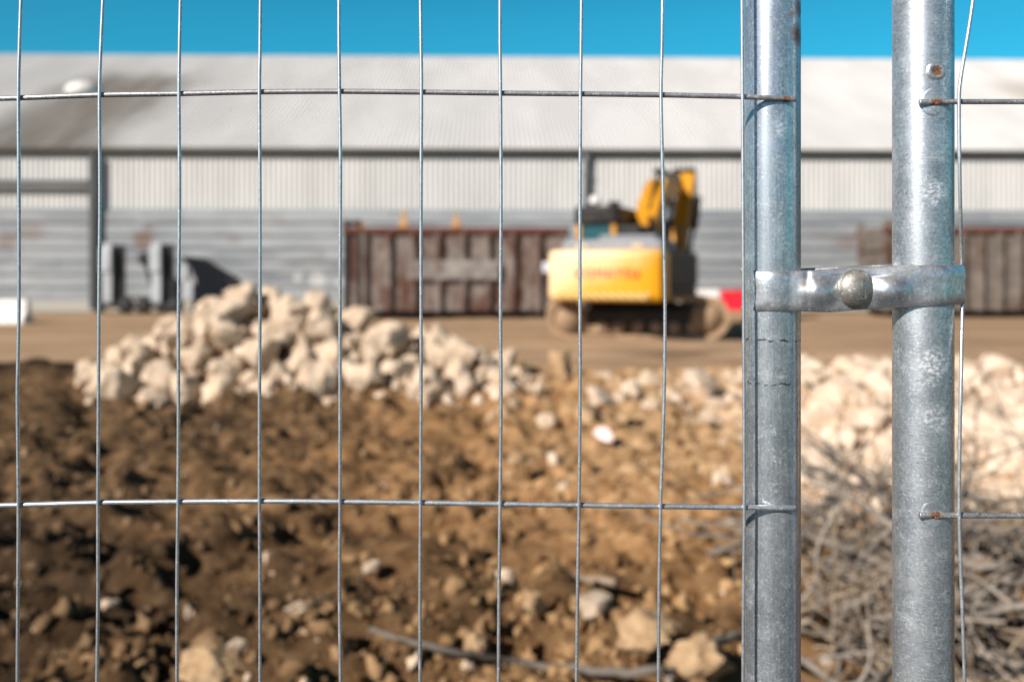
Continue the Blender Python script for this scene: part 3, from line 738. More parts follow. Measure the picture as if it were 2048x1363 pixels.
# boom (goose neck, seen from behind), stick, bucket, rams
bo = [(0.25, 1.62), (0.75, 1.42), (1.35, 2.15), (2.0, 2.95), (2.75, 3.34), (4.55, 3.50), (4.72, 3.55), (4.5, 3.72), (2.75, 3.84), (2.30, 3.78), (1.55, 3.25), (0.75, 2.35)]
BXC = 0.02
mb = MB(); mb.prism(bo, 'x', BXC - 0.27, BXC + 0.27, bevel=0.03); boom = mb.build('boom', M_YEL_ARM, ex)
sk = [(4.78, 4.22), (4.50, 4.14), (4.05, 3.50), (3.35, 2.5), (3.00, 1.75), (3.25, 1.62), (4.10, 2.7), (4.84, 3.60)]
mb = MB(); mb.prism(sk, 'x', BXC + 0.08, BXC + 0.50, bevel=0.03); stick = mb.build('stick', M_YEL_ARM, ex)
mb = MB(); mb.lathe([(0, -0.3), (0.13, -0.3), (0.13, 0.3), (0, 0.3)], 16, Matrix.Translation((BXC + 0.19, 4.64, 4.16)) @ Matrix.Rotation(R(90), 4, 'Y')); mb.build('pivot_pin', M_BLK, stick)
for x in (BXC - 0.38, BXC + 0.40):
    mb = MB(); mb.tube([(x, 1.25, 1.45), (x, 2.05, 2.75)], 0.085, 12); ram = mb.build('boom_ram', M_BLK, ex)
    mb = MB(); mb.tube([(x, 2.03, 2.72), (x, 2.35, 3.25)], 0.05, 12); mb.build('piston_rod', M_ROD, ram)
mb = MB(); mb.tube([(BXC, 2.3, 4.0), (BXC, 3.5, 4.02)], 0.09, 12); ram = mb.build('stick_ram', M_BLK, ex)
mb = MB(); mb.tube([(BXC, 3.48, 4.02), (BXC + 0.05, 4.55, 4.12)], 0.05, 12); mb.build('piston_rod', M_ROD, ram)
mb = MB(); mb.tube([(BXC + 0.05, 1.3, 2.95), (BXC + 0.05, 2.2, 3.92), (BXC + 0.1, 3.4, 3.95), (BXC + 0.1, 4.3, 3.85)], 0.05, 8); mb.tube([(BXC - 0.1, 4.3, 3.85), (BXC - 0.08, 4.1, 3.2), (BXC - 0.06, 3.95, 2.4)], 0.08, 8); mb.build('hydraulic_hose', M_BLK, ex)
mb = MB(); mb.tube([(BXC + 0.62, 4.35, 3.45), (BXC + 0.62, 3.85, 2.6)], 0.10, 12); mb.tube([(BXC + 0.62, 3.85, 2.6), (BXC + 0.58, 3.4, 1.9)], 0.05, 12); mb.build('bucket_ram', M_BLK, ex)
bp = [(a + 0.75, b + 1.15) for a, b in ((4.30, 1.60), (4.05, 1.75), (3.55, 1.62), (3.20, 1.15), (3.25, 0.75), (3.55, 0.50), (4.10, 0.42), (4.14, 0.50), (3.72, 0.64), (3.45, 0.85), (3.42, 1.12), (3.7, 1.40), (4.15, 1.48))]
mb = MB(); mb.prism(bp, 'x', BXC - 0.45, BXC + 0.16, bevel=0.0)
for k in range(3): mb.box((BXC - 0.34 + 0.22 * k, 4.92, 1.60), (0.09, 0.24, 0.05), bevel=0.01)
mb.build('bucket', M_BLK, ex)

# ------------------------------------------------------------------ stones
def rock_mesh(seed, cuts, rough):
    r = random.Random(seed)
    bm = bmesh.new(); bmesh.ops.create_icosphere(bm, subdivisions=4, radius=1.0)
    pl = []
    for _ in range(cuts):
        v = Vector((r.gauss(0, 1), r.gauss(0, 1), r.gauss(0, 1))).normalized(); pl.append((v, r.uniform(0.42, 0.80)))
    off = Vector((r.uniform(0, 99), r.uniform(0, 99), r.uniform(0, 99)))
    for v in bm.verts:
        p = v.co.copy()
        for nn, d in pl:
            k = p.dot(nn) - d
            if k > 0: p -= nn * k * 0.94
        q = p * 1.6 + off
        p *= 1 + rough * mnoise.fractal(q, 0.8, 2.1, 4) + rough * 0.35 * mnoise.noise(q * 4.5)
        v.co = p
    for f in bm.faces: f.smooth = True
    me = bpy.data.meshes.new('stone'); bm.to_mesh(me); bm.free()
    return me


M_LIME = m_stone('limestone', (0.50, 0.385, 0.275), (0.63, 0.52, 0.40), (0.33, 0.215, 0.125))
M_LIME_T = m_stone('tan_stone', (0.36, 0.235, 0.125), (0.50, 0.36, 0.22), (0.22, 0.13, 0.06))
protos = []
for k in range(14):
    me = rock_mesh(100 + k, 9 + k % 6, 0.16 + 0.05 * (k % 3)); me.materials.append(M_LIME); protos.append(me)
protos_t = []
for k in range(6):
    me = rock_mesh(300 + k, 6 + k % 4, 0.40); me.materials.append(M_LIME_T); protos_t.append(me)


M_CHALK = m_stone('chalk_stone', (0.56, 0.435, 0.325), (0.76, 0.63, 0.50), (0.40, 0.28, 0.18))
protos_c = []
for me in protos[:8]:
    me = me.copy(); me.materials.clear(); me.materials.append(M_CHALK); protos_c.append(me)


def stone(loc, size, label, group, cat='stone', tan=False, rot=None, name='limestone_block', chalk=False):
    me = rnd.choice(protos_c if chalk else protos_t if tan else protos)
    o = bpy.data.objects.new(name, me); COL.objects.link(o)
    o.location = loc; o.scale = size
    o.rotation_euler = rot or (rnd.uniform(-0.5, 0.5), rnd.uniform(-0.5, 0.5), rnd.uniform(0, 6.28))
    tag(o, label, cat, group)
    return o


HG = 'limestone blocks of the rubble heap'


def heap_label(x, y, frac):
    if frac > 0.80: return 'pale limestone block on the crest of the rubble heap'
    if x < -3.9: return 'limestone block on the low left tail of the rubble heap'
    if x > -1.9: return 'limestone block on the right shoulder of the rubble heap'
    if frac < 0.28: return 'limestone block at the front foot of the rubble heap'
    return 'limestone block on the middle face of the rubble heap'


placed = []
tries = 0
while len(placed) < 170 and tries < 30000:
    tries += 1
    x = rnd.uniform(_hx[1] - 0.1, _hx[-2] + 0.15); y = rnd.uniform(HEAP_Y - 1.95, HEAP_Y + 0.65)
    hh = float(heap_h(np.array([x]), np.array([y]))[0])
    topx = float(np.interp(x, _hx, np.maximum(_hz - 0.17, 0)))
    if y < HEAP_Y - 1.78 and rnd.random() < 0.6: continue
    if not 165 < 1024 + F * x / y < 1005: continue
    big = len(placed) < 78
    r = rnd.uniform(0.17, 0.30) if big else rnd.uniform(0.08, 0.15)
    if topx < 0.35: r *= 0.78
    z = gz(x, y) + r * rnd.uniform(0.15, 0.6)
    ok = True
    for (a, b, c_, q) in placed:
        if (a - x) ** 2 + (b - y) ** 2 + (c_ - z) ** 2 < ((q + r) * 0.86) ** 2: ok = False; break
    if not ok: continue
    placed.append((x, y, z, r))
    stone((x, y, z), (r * rnd.uniform(0.95, 1.35), r * rnd.uniform(0.85, 1.15), r * rnd.uniform(0.9, 1.35)), heap_label(x, y, hh / max(topx, 0.1) if topx > 0.1 else 0), HG,
          rot=(rnd.uniform(-0.9, 0.9), rnd.uniform(-0.9, 0.9), rnd.uniform(0, 6.28)))

# single stones traced one by one: photo column, row of the centre, width and height in photo pixels
singles = [
    (1195, 797, 68, 44, 'smooth egg-shaped pale stone alone under the excavator', False),
    (1033, 746, 40, 34, 'small pale stone just right of the rubble heap', False),
    (1125, 742, 58, 76, 'tall tan-footed stone standing between heap and excavator', True),
    (1262, 782, 46, 62, 'upright pale stone right of the egg-shaped one', False),
    (1300, 762, 42, 52, 'pale stone under the digger, on top of the upright one', False),
    (1338, 806, 66, 60, 'large round pale stone in front of the stone row', False),
    (1396, 772, 84, 60, 'broad two-humped pale stone at right end of the stone row', False),
    (1466, 800, 52, 44, 'pale stone touching the left fence post', False),
    (1421, 832, 36, 30, 'small pale stone below the two-humped one', False),
    (1110, 917, 54, 32, 'flat pale stone lying on ochre soil mid-frame', False),
    (1036, 916, 40, 36, 'rounded tan stone left of the flat pale one', True),
    (1447, 958, 46, 38, 'lone pale stone on ochre soil by the left fence post', False),
    (1126, 984, 28, 42, 'narrow upright pale stone just above the lower wire', False),
    (1192, 1206, 106, 66, 'big knobbly pale stone in the right foreground', False),
    (1300, 1262, 104, 72, 'tan soil-crusted stone beside the big knobbly one', True),
    (782, 1340, 132, 84, 'big bright stone at the bottom edge of the picture', False),
    (425, 1335, 110, 70, 'tan lumpy stone at the bottom left', True),
    (1396, 1330, 110, 90, 'round tan stone under the arched branch', True),
    (545, 1116, 32, 34, 'small round pale stone on dark soil', False),
    (598, 1216, 60, 30, 'slanting oblong pale stone on dark soil', False),
    (622, 1338, 62, 30, 'flat pale stone left of the big bright one', True),
    (866, 1182, 46, 34, 'pale stone in the middle foreground', False),
    (1352, 1202, 38, 34, 'small pale stone right of the knobbly one', False),
    (214, 1206, 42, 24, 'small flat stone on the dark soil at left', False),
    (1068, 1205, 50, 40, 'tan stone left of the big knobbly one', True),
    (745, 1132, 40, 24, 'thin flat pale stone in dark soil', False),
    (300, 760, 42, 30, 'low tan stone in front of heap tail', True),
    (380, 1226, 26, 24, 'pebble in dark soil at lower left', False),
    (1752, 1098, 60, 56, 'bright stone between the two fence posts in the brushwood', False),
    (470, 1290, 40, 30, 'pale pebble above the lumpy tan stone', False),
    (950, 1290, 44, 38, 'tan stone on the long grey branch', True),
    (905, 1265, 40, 30, 'small tan stone behind the long branch', True),
]
for (px, py, wpx, hpx, lab, tan) in singles:
    Y = EYE * F / (py + hpx * 0.32 - HOR)
    for _ in range(6):
        x = (px - 1024) / F * Y
        Y = (EYE - gz(x, Y)) * F / (py + hpx * 0.32 - HOR)
    x = (px - 1024) / F * Y; ppm = F / Y
    rx, rz_ = wpx / ppm / 1.75, hpx / ppm / 1.7
    stone((x, Y, EYE - (py - HOR) / ppm), (rx, (rx + rz_) / 2, rz_), lab, 'single stones on the open soil', tan=tan, chalk=not tan and wpx >= 44 and py < 1000, rot=(rnd.uniform(-0.2, 0.2), rnd.uniform(-0.25, 0.25), rnd.choice((0, 3.14)) + rnd.uniform(-0.3, 0.3)))

# pale rubble spread on the right, behind the posts
RG = 'pale rubble on the right'
pl2 = []
tries = 0
while len(pl2) < 135 and tries < 20000:
    tries += 1
    Y = rnd.uniform(6.0, 13.2); px = rnd.uniform(1585, 2130)
    x = (px - 1024) / F * Y
    r = rnd.uniform(0.08, 0.17) if len(pl2) > 46 else rnd.uniform(0.17, 0.30)
    if Y > 11: r *= 0.85
    if any((a - x) ** 2 + (b - Y) ** 2 < ((q + r) * 0.85) ** 2 for a, b, q in pl2): continue
    pl2.append((x, Y, r))
    lab = ('chalky rubble stone far out beside the damp strip' if Y > 11 else
           'chalky rubble stone between the two fence posts' if px < 1790 else 'chalky rubble stone behind the right fence panel')
    stone((x, Y, gz(x, Y) + r * 0.25), (r * rnd.uniform(0.9, 1.4), r * rnd.uniform(0.85, 1.2), r * rnd.uniform(0.6, 1.0)), lab, RG, name='rubble_stone', chalk=True)

# loose stones between the heap and the left post
pl3 = []
tries = 0
while len(pl3) < 34 and tries < 5000:
    tries += 1
    Y = rnd.uniform(9.6, 13.6); px = rnd.uniform(1000, 1495); x = (px - 1024) / F * Y
    r = rnd.uniform(0.05, 0.15)
    if any((a - x) ** 2 + (b - Y) ** 2 < ((q + r) * 1.0) ** 2 for a, b, q in pl3): continue
    pl3.append((x, Y, r))
    stone((x, Y, gz(x, Y) + r * 0.3), (r * rnd.uniform(0.9, 1.4), r * rnd.uniform(0.85, 1.2), r * rnd.uniform(0.7, 1.2)), 'loose rubble stone in the broken band between the heap and the left post', 'loose stones beside the heap', tan=rnd.random() < 0.3, name='rubble_stone')

# litter
lt = empty('plastic_litter', (0, 0, 0)); Yl = 8.9
lp_ = P(1208, 866, Yl); zz = gz(lp_.x, Yl)
mb = MB(); mb.prism([(-0.075, -0.02), (-0.06, 0.035), (-0.01, 0.055), (0.06, 0.02), (0.08, -0.03), (0.04, -0.05), (-0.03, -0.04)], 'y', 0.0, 0.02, bevel=0.006)
n = NT('pink_white_plastic', 0.3); n.col((0.85, 0.66, 0.64)); body = mb.build('wrapper', n.m, lt, smooth=False)
lt.location = (lp_.x, Yl, max(lp_.z, zz + 0.03)); lt.scale = (1.35, 1.35, 1.35); lt.rotation_euler = (R(-42), R(14), R(-28))
tag(lt, 'scrap of shiny white and pink plastic on the ochre soil', 'litter')

# ------------------------------------------------------------------ clods and gravel on the soil: too many to count
def clods(name, count, region, smin, smax, pw, mat, seed, subdiv=2):
    r = np.random.RandomState(seed)
    bm = bmesh.new(); bmesh.ops.create_icosphere(bm, subdivisions=subdiv, radius=1.0)
    bv = np.array([v.co[:] for v in bm.verts]); bf = np.array([[v.index for v in f.verts] for f in bm.faces]); bm.free()
    xs_, ys_ = region(r, count)
    k = len(xs_); zs = ground_z(xs_, ys_)
    size = smin + (smax - smin) * r.rand(k) ** pw
    V = np.repeat(bv[None], k, 0)
    for _ in range(5):
        nn = r.randn(k, 3); nn /= np.linalg.norm(nn, axis=1, keepdims=True); d = r.uniform(0.4, 0.85, (k, 1))
        dot = np.einsum('kvj,kj->kv', V, nn) - d
        V = V - np.maximum(dot, 0)[..., None] * nn[:, None, :]
    V *= 1 + 0.24 * r.randn(k, V.shape[1], 1)
    V *= (size[:, None] * r.uniform(0.7, 1.3, (k, 3)))[:, None, :]
    a = r.uniform(0, 6.28, k); ca, sa = np.cos(a)[:, None], np.sin(a)[:, None]
    X = V[..., 0] * ca - V[..., 1] * sa; Yv = V[..., 0] * sa + V[..., 1] * ca
    V = np.stack([X + xs_[:, None], Yv + ys_[:, None], V[..., 2] + (zs + size * 0.25)[:, None]], -1)
    Fc = bf[None] + (np.arange(k) * len(bv))[:, None, None]
    o = link_mesh(name, np_mesh(name, V.reshape(-1, 3), Fc.reshape(-1, 3), smooth=False), mat)
    return tag(o, kind='stuff')


n = NT('clod_earth', 0.95, 0, 0.15); p = n.pos(); s = n.sep(p)
ri = n.n('ShaderNodeNewGeometry').outputs['Random Per Island']
xo = n.math('ADD', s[0], n.math('MULTIPLY', n.math('SUBTRACT', n.noise(p, 1.1, 5, 0.6), 0.5), 3.4))
of = n.rng(xo, -2.6, 1.3)
ca = n.mix(n.math('POWER', ri, 2.6), (0.040, 0.025, 0.014), (0.36, 0.235, 0.135)); cb = n.mix(ri, (0.17, 0.088, 0.034), (0.48, 0.31, 0.155))
ca = n.mix(n.rng(s[1], 4.2, 7.8, 0.6, 0.0), ca, (0.035, 0.023, 0.013))
c = n.mix(of, ca, cb)
c = n.mix(n.rng(ri, 0.984, 0.988), c, (0.66, 0.52, 0.38))
n.col(c); n.bump(n.noise(p, 60, 4, 0.7), 0.6, 0.012); M_CLOD = n.m


def reg_soil(r, k):
    y = 3.0 + 11.0 * r.rand(k) ** 1.5; x = (r.rand(k) * 1.16 - 0.58) * y
    dens = fbm(x, y, 0.9, 91, 2) + 0.12 > r.rand(k) - 0.55
    keep = dens & (heap_h(x, y) < 0.25)
    return x[keep], y[keep]


def reg_chalk(r, k):
    y = 5.6 + 8.0 * r.rand(k); x = (0.27 + 0.36 * r.rand(k)) * y
    return x, y


def reg_heap(r, k):
    x = r.uniform(_hx[1] - 0.4, _hx[-2] + 0.5, k); y = r.uniform(HEAP_Y - 2.2, HEAP_Y + 0.6, k)
    ok = (1024 + F * x / y > 175)
    return x[ok], y[ok]


clods('soil_clods', 20000, reg_soil, 0.006, 0.042, 3.5, M_CLOD, 3)
n = NT('chalk_gravel_mat', 0.95, 0, 0.15); ri = n.n('ShaderNodeNewGeometry').outputs['Random Per Island']
n.col(n.mix(ri, (0.42, 0.30, 0.20), (0.76, 0.64, 0.50))); n.bump(n.noise(n.pos(), 50, 4, 0.7), 0.5, 0.01)
M_NAVY.node_tree.nodes['Principled BSDF'].inputs['Specular IOR Level'].default_value = 0.12
for m_ in (M_BLK, M_BLACKSTEEL, M_TRACK): m_.node_tree.nodes['Principled BSDF'].inputs['Specular IOR Level'].default_value = 0.25
clods('chalk_gravel', 2600, reg_chalk, 0.02, 0.10, 2.5, n.m, 5)
clods('heap_gravel', 700, reg_heap, 0.02, 0.08, 2.0, n.m, 6)

# ------------------------------------------------------------------ branches
def m_bark(name, a, b):
    n = NT(name, 0.85, 0, 0.25); o = n.obj(); rn = n.n('ShaderNodeObjectInfo').outputs['Random']
    c = n.mix(n.rng(n.noise(n.scale(o, (3, 3, 3)), 2.0, 5, 0.65), 0.3, 0.7), a, b)
    n.col(n.mix(n.rng(rn, 0.0, 1.0, 0.0, 0.75, False), c, tuple(x * 0.5 for x in a))); n.bump(n.noise(o, 40, 4, 0.7), 0.5, 0.01)
    return n.m


M_BARK = m_bark('grey_bark', (0.16, 0.14, 0.118), (0.40, 0.35, 0.295))
M_BARK_T = m_bark('tan_bark', (0.26, 0.20, 0.14), (0.44, 0.35, 0.25))


def branch_mesh(seed, L, r0, twigs):
    r = random.Random(seed); mb = MB()

    def run(p, d, L, rad, depth):
        k = 10; pts = [p.copy()]; rs = [rad]
        bend = Vector((r.gauss(0, 1), r.gauss(0, 1), r.gauss(0, 0.6))).normalized()
        for i in range(k):
            d = (d + bend * 0.11 + Vector((r.gauss(0, 0.16), r.gauss(0, 0.16), r.gauss(0, 0.11)))).normalized()
            p = p + d * L / k; pts.append(p.copy()); rs.append(rad * (1 - 0.55 * (i + 1) / k))
            if depth < 1 and i in (3, 5, 7, 8) and r.random() < twigs:
                s_ = Vector((r.gauss(0, 1), r.gauss(0, 1), r.gauss(0, 0.7))).normalized()
                run(p.copy(), (d * 0.8 + s_).normalized(), L * r.uniform(0.25, 0.55), rs[-1] * 0.65, depth + 1)
        mb.tube(pts, rs, 7)
    run(Vector((-L / 2, 0, 0)), Vector((1, 0, 0)), L, r0, 0)
    bmesh.ops.recalc_face_normals(mb.bm, faces=mb.bm.faces[:])
    me = bpy.data.meshes.new('branch'); mb.bm.to_mesh(me); mb.bm.free(); return me


bps = []
for k in range(14):
    me = branch_mesh(500 + k, rnd.uniform(0.8, 1.5), rnd.choice((0.006, 0.010, 0.015, 0.021, 0.027)), 0.9); me.materials.append(M_BARK if k % 3 else M_BARK_T); bps.append(me)
BG = 'dry branches of the brushwood pile'
for k in range(200):
    Y = 3.35 + 1.95 * rnd.random() ** 1.1; px = rnd.gauss(1860, 180)
    if px < 1540: continue
    x = (px - 1024) / F * Y
    hmax = 0.30 * math.exp(-((x - 1.9) / 1.0) ** 2) * (1 if Y < 4.9 else 0.4)
    o = bpy.data.objects.new('dry_branch', bps[k % len(bps)]); COL.objects.link(o)
    o.location = (x, Y, gz(x, Y) + 0.03 + hmax * rnd.random()); sc_ = rnd.uniform(0.6, 1.05); o.scale = (sc_, sc_, sc_)
    o.rotation_euler = (rnd.uniform(0, 6.28), rnd.gauss(0, 0.20), rnd.uniform(0, 6.28))
    lab = 'dry tangled branch of the brushwood between the two fence posts' if px < 1785 else 'dry tangled branch of the brushwood behind the right fence panel'
    tag(o, lab, 'branch', BG)


def traced_branch(label, pts, r0, r1, mat, lift=0.02):
    """photo points along a branch lying on the soil"""
    w_ = []
    for (px, py) in pts:
        Y = EYE * F / (py - HOR)
        for _ in range(5): Y = (EYE - gz((px - 1024) / F * Y, Y) - lift) * F / (py - HOR)
        w_.append(P(px, py, Y))
    # smooth the depth, subdivide
    q = []
    for i in range(len(w_) - 1):
        for k in range(5): q.append(w_[i].lerp(w_[i + 1], k / 5))
    q.append(w_[-1])
    for _ in range(14): q = [q[0]] + [(q[i - 1] + q[i] * 2 + q[i + 1]) / 4 for i in range(1, len(q) - 1)] + [q[-1]]
    base = q[len(q) // 2].copy()
    mb = MB(); mb.tube([a - base + Vector((rnd.gauss(0, 0.004), 0, rnd.gauss(0, 0.004))) for a in q], [r0 + (r1 - r0) * i / (len(q) - 1) for i in range(len(q))], 9)
    tag(mb.build('dry_branch', mat, None, base), label, 'branch', 'single branches on the soil')


traced_branch('long grey branch lying across the bottom foreground', [(690, 1240), (790, 1280), (900, 1302), (1010, 1320), (1120, 1335), (1250, 1345), (1330, 1338)], 0.010, 0.016, M_BARK, 0.004)
traced_branch('arched grey branch left of the left fence post', [(1335, 1363), (1345, 1325), (1375, 1300), (1420, 1285), (1470, 1268), (1540, 1262)], 0.012, 0.017, M_BARK, 0.06)
traced_branch('short straight pale stick above the big knobbly stone', [(1075, 1143), (1120, 1150), (1170, 1156), (1232, 1166)], 0.013, 0.018, M_BARK_T, 0.04)
traced_branch('thin twig lying slanted on the dark soil', [(600, 1215), (680, 1180), (740, 1140)], 0.008, 0.006, M_BARK_T, 0.03)

# ------------------------------------------------------------------ fence panels
LX, LY, LR = 0.1960, 0.7500, 0.0207          # left post centre and radius
RX, RY, RR = 0.3034, 0.7350, 0.0214          # right post
zpx = lambda py, Y: EYE - (py - HOR) / F * Y
M_WIRE = m_galv('wire_zinc', (300, 300, 300), (0.74, 0.77, 0.79), (0.38, 0.41, 0.44), 0.30, 0.46, bumpd=0.0001)
fzL = LY - LR
M_POST_L = m_galv('post_zinc_streaked', (700, 700, 16), (0.74, 0.79, 0.83), (0.28, 0.32, 0.355), 0.22, 0.38,
                  rust=((P(1584, 72, 0.739), 0.0030, 0.009, 0.85), (P(1586, 20, 0.740), 0.0025, 0.007, 0.75), (P(1576, 30, 0.735), 0.0012, 0.006, 0.6), (P(1588, 180, 0.741), 0.0008, 0.004, 0.7), (P(1500, 320, 0.738), 0.0004, 0.002, 0.5)),
                  white=((P(1558, 255, 0.731), 0.003, 0.006, 0.5), (P(1565, 750, 0.732), 0.0015, 0.005, 0.5), (P(1555, 920, 0.731), 0.001, 0.004, 0.5)),
                  scratch=((zpx(681, 0.735), 0.0004, 0, 1), (zpx(767, 0.735), 0.00035, 0, 1)), bumpd=0.00012)
M_POST_R = m_galv('post_zinc_brushed', (110, 110, 1100), (0.78, 0.825, 0.855), (0.27, 0.31, 0.345), 0.28, 0.48,
                  rust=((P(1873, 142, 0.7135), 0.0028, 0.0018, 0.95), (P(1873, 1031, 0.7135), 0.001, 0.005, 0.5), (P(1873, 206, 0.7135), 0.001, 0.005, 0.5)),
                  white=((P(1872, 385, 0.714), 0.0060, 0.005, 0.8), (P(1870, 722, 0.714), 0.006, 0.008, 0.7), (P(1872, 835, 0.714), 0.005, 0.009, 0.6), (P(1850, 745, 0.7138), 0.006, 0.012, 0.5)),
                  bumpd=0.0003)
M_WELD = m_galv('weld_zinc', (300, 300, 500), (0.76, 0.78, 0.80), (0.45, 0.48, 0.51), 0.36, 0.55)
M_CLAMP = m_galv('clamp_zinc', (160, 160, 160), (0.74, 0.78, 0.81), (0.36, 0.39, 0.42), 0.24, 0.44, metal0=0.85, grime=0.6, bumpd=0.00025,
                 rust=(((0.2125, 0.726, zpx(568, 0.726)), 0.001, 0.004, 0.6),))
M_BOLT = m_galv('bolt_zinc', (300, 300, 300), (0.50, 0.49, 0.45), (0.22, 0.20, 0.17), 0.36, 0.55, grime=0.75, bumpd=0.0003)
M_WIRE_RUST = m_galv('wire_end_rusty', (300, 300, 300), (0.55, 0.56, 0.57), (0.25, 0.25, 0.26), 0.4, 0.6, grime=0.2,
                     rust=((P(1873, 203, 0.711), 0.0030, 0.003, 0.95), (P(1873, 1029, 0.711), 0.0030, 0.003, 0.95), (P(1572, 197, 0.727), 0.0016, 0.004, 0.9)))

WRH, WRV = 0.00195, 0.00128                   # wire radii
HYL = LY - LR - WRH + 0.0004                  # horizontal wire plane, left panel
VYL = HYL - WRH - WRV + 0.0003


def extended(pts, top, bot):
    """carry a wire on beyond its traced points, evenly stepped, so it stays smooth"""
    a, b = pts[0], pts[-1]; da = (a - pts[1]).normalized(); up = []; dn = []
    for k in range(1, 40):
        z = a.z + 0.035 * k
        if z > top: break
        up.append(Vector((a.x + da.x * 0.035 * k * math.exp(-k / 6), a.y, z)))
    for k in range(1, 60):
        z = b.z - 0.035 * k
        if z < bot: break
        dn.append(Vector((b.x, b.y, z)))
    return up[::-1] + pts + dn


def smooth_path(pts, k=6):
    """Catmull-Rom through points"""
    q = [Vector(p) for p in pts]; q = [q[0] * 2 - q[1]] + q + [q[-1] * 2 - q[-2]]; out = []
    for i in range(1, len(q) - 2):
        for j in range(k):
            t = j / k
            out.append(0.5 * ((2 * q[i]) + (q[i + 1] - q[i - 1]) * t + (2 * q[i - 1] - 5 * q[i] + 4 * q[i + 1] - q[i + 2]) * t * t + (3 * q[i] - q[i - 1] - 3 * q[i + 1] + q[i + 2]) * t ** 3))
    out.append(q[-2]); return out


fl = empty('mesh_fence', (LX, LY, 0)); tag(fl, 'left galvanised mesh fence panel filling the view, clamped at its right post', 'fence panel', 'temporary mesh fence panels')
fr2 = empty('mesh_fence', (RX, RY, 0)); tag(fr2, 'right galvanised fence panel, only its thick post and first wires in view', 'fence panel', 'temporary mesh fence panels')


def part(mb, name, mat, par, smooth=False):
    bmesh.ops.translate(mb.bm, verts=mb.bm.verts[:], vec=-par.location)
    return mb.build(name, mat, par, smooth=smooth)


def post(par, cx, cy, r, mat, seam_ang):
    nseg = 96; zs = np.concatenate([np.linspace(0, 1.2, 8), np.linspace(1.205, 1.72, 260), np.linspace(1.75, 2.03, 6)])
    ang = np.linspace(0, 2 * np.pi, nseg, endpoint=False)
    A, Z = np.meshgrid(ang, zs)
    d = np.angle(np.exp(1j * (A - seam_ang)))
    rr = r + 0.00045 * np.exp(-(d / 0.07) ** 2) - 0.00035 * np.exp(-((d + 0.13) / 0.05) ** 2)
    # slight dents and waviness of the rolled tube
    rr = rr + 0.00010 * fbm(A * 3, Z * 30, 1.0, 7, 3)
    v = np.stack([rr * np.cos(A), rr * np.sin(A), Z], -1).reshape(-1, 3)
    return link_mesh('post', np_mesh('post', v, grid_faces(nseg, len(zs), True)), mat, par)


post(fl, LX, LY, LR, M_POST_L, -math.pi / 2 + 1.12)
post(fr2, RX, RY, RR, M_POST_R, -math.pi / 2 + 2.6)

LEFT_END = -1.62
vert = [
    [(42, 0), (39, 95), (37, 190), (38, 400), (38, 600), (36, 730), (35, 800), (37, 1007), (36, 1200), (35, 1363)],
    [(206, 0), (202, 90), (199, 190), (200, 400), (198, 600), (197, 800), (196, 1004), (196, 1200), (194, 1363)],
    [(361, 0), (359, 100), (358, 188), (359, 400), (357, 620), (357, 820), (356, 1002), (354, 1180), (354, 1363)],
    [(521, 0), (520, 100), (519, 184), (520, 400), (520, 600), (519, 800), (519, 1001), (520, 1180), (520, 1363)],
    [(678, 0), (678, 90), (679, 183), (681, 330), (680, 600), (680, 800), (680, 1002), (679, 1180), (681, 1363)],
    [(841, 0), (842, 90), (843, 184), (842, 400), (842, 600), (842, 800), (841, 1004), (840, 1180), (840, 1363)],
    [(1000, 0), (1000, 90), (1001, 186), (1002, 400), (1001, 600), (1002, 800), (1000, 1007), (998, 1180), (997, 1363)],
    [(1163, 0), (1162, 100), (1161, 188), (1160, 420), (1160, 600), (1160, 800), (1158, 1009), (1155, 1180), (1153, 1363)],
    [(1325, 0), (1324, 90), (1322, 190), (1325, 330), (1328, 480), (1330, 620), (1328, 800), (1321, 1012), (1318, 1180), (1317, 1363)],
    [(1484, 0), (1484.5, 90), (1485, 193), (1486, 400), (1487, 600), (1488, 800), (1488.5, 1014), (1487, 1180), (1486, 1363)],
]
horiz = [
    [(-60, 198), (37, 196), (199, 190), (358, 187.5), (519, 184), (679, 183), (843, 184.5), (1001, 186.5), (1161, 188), (1322, 190), (1420, 192), (1485, 193.5), (1540, 196), (1592, 198)],
    [(-60, 1011), (37, 1009), (196, 1004.5), (356, 1002.5), (519, 1001.5), (680, 1002.5), (841, 1004.5), (1000, 1007), (1158, 1009.5), (1321, 1012), (1420, 1013), (1488, 1014), (1540, 1015), (1592, 1016)],
]


def wires(par, verts, VY, HY):
    for vp in verts:
        pts = [P(a, b, VY) for a, b in vp]
        pts = extended(pts, 1.99, 0.1)
        mb = MB(); mb.tube(smooth_path(pts, 7), WRV, 10); part(mb, 'wire', M_WIRE, par)


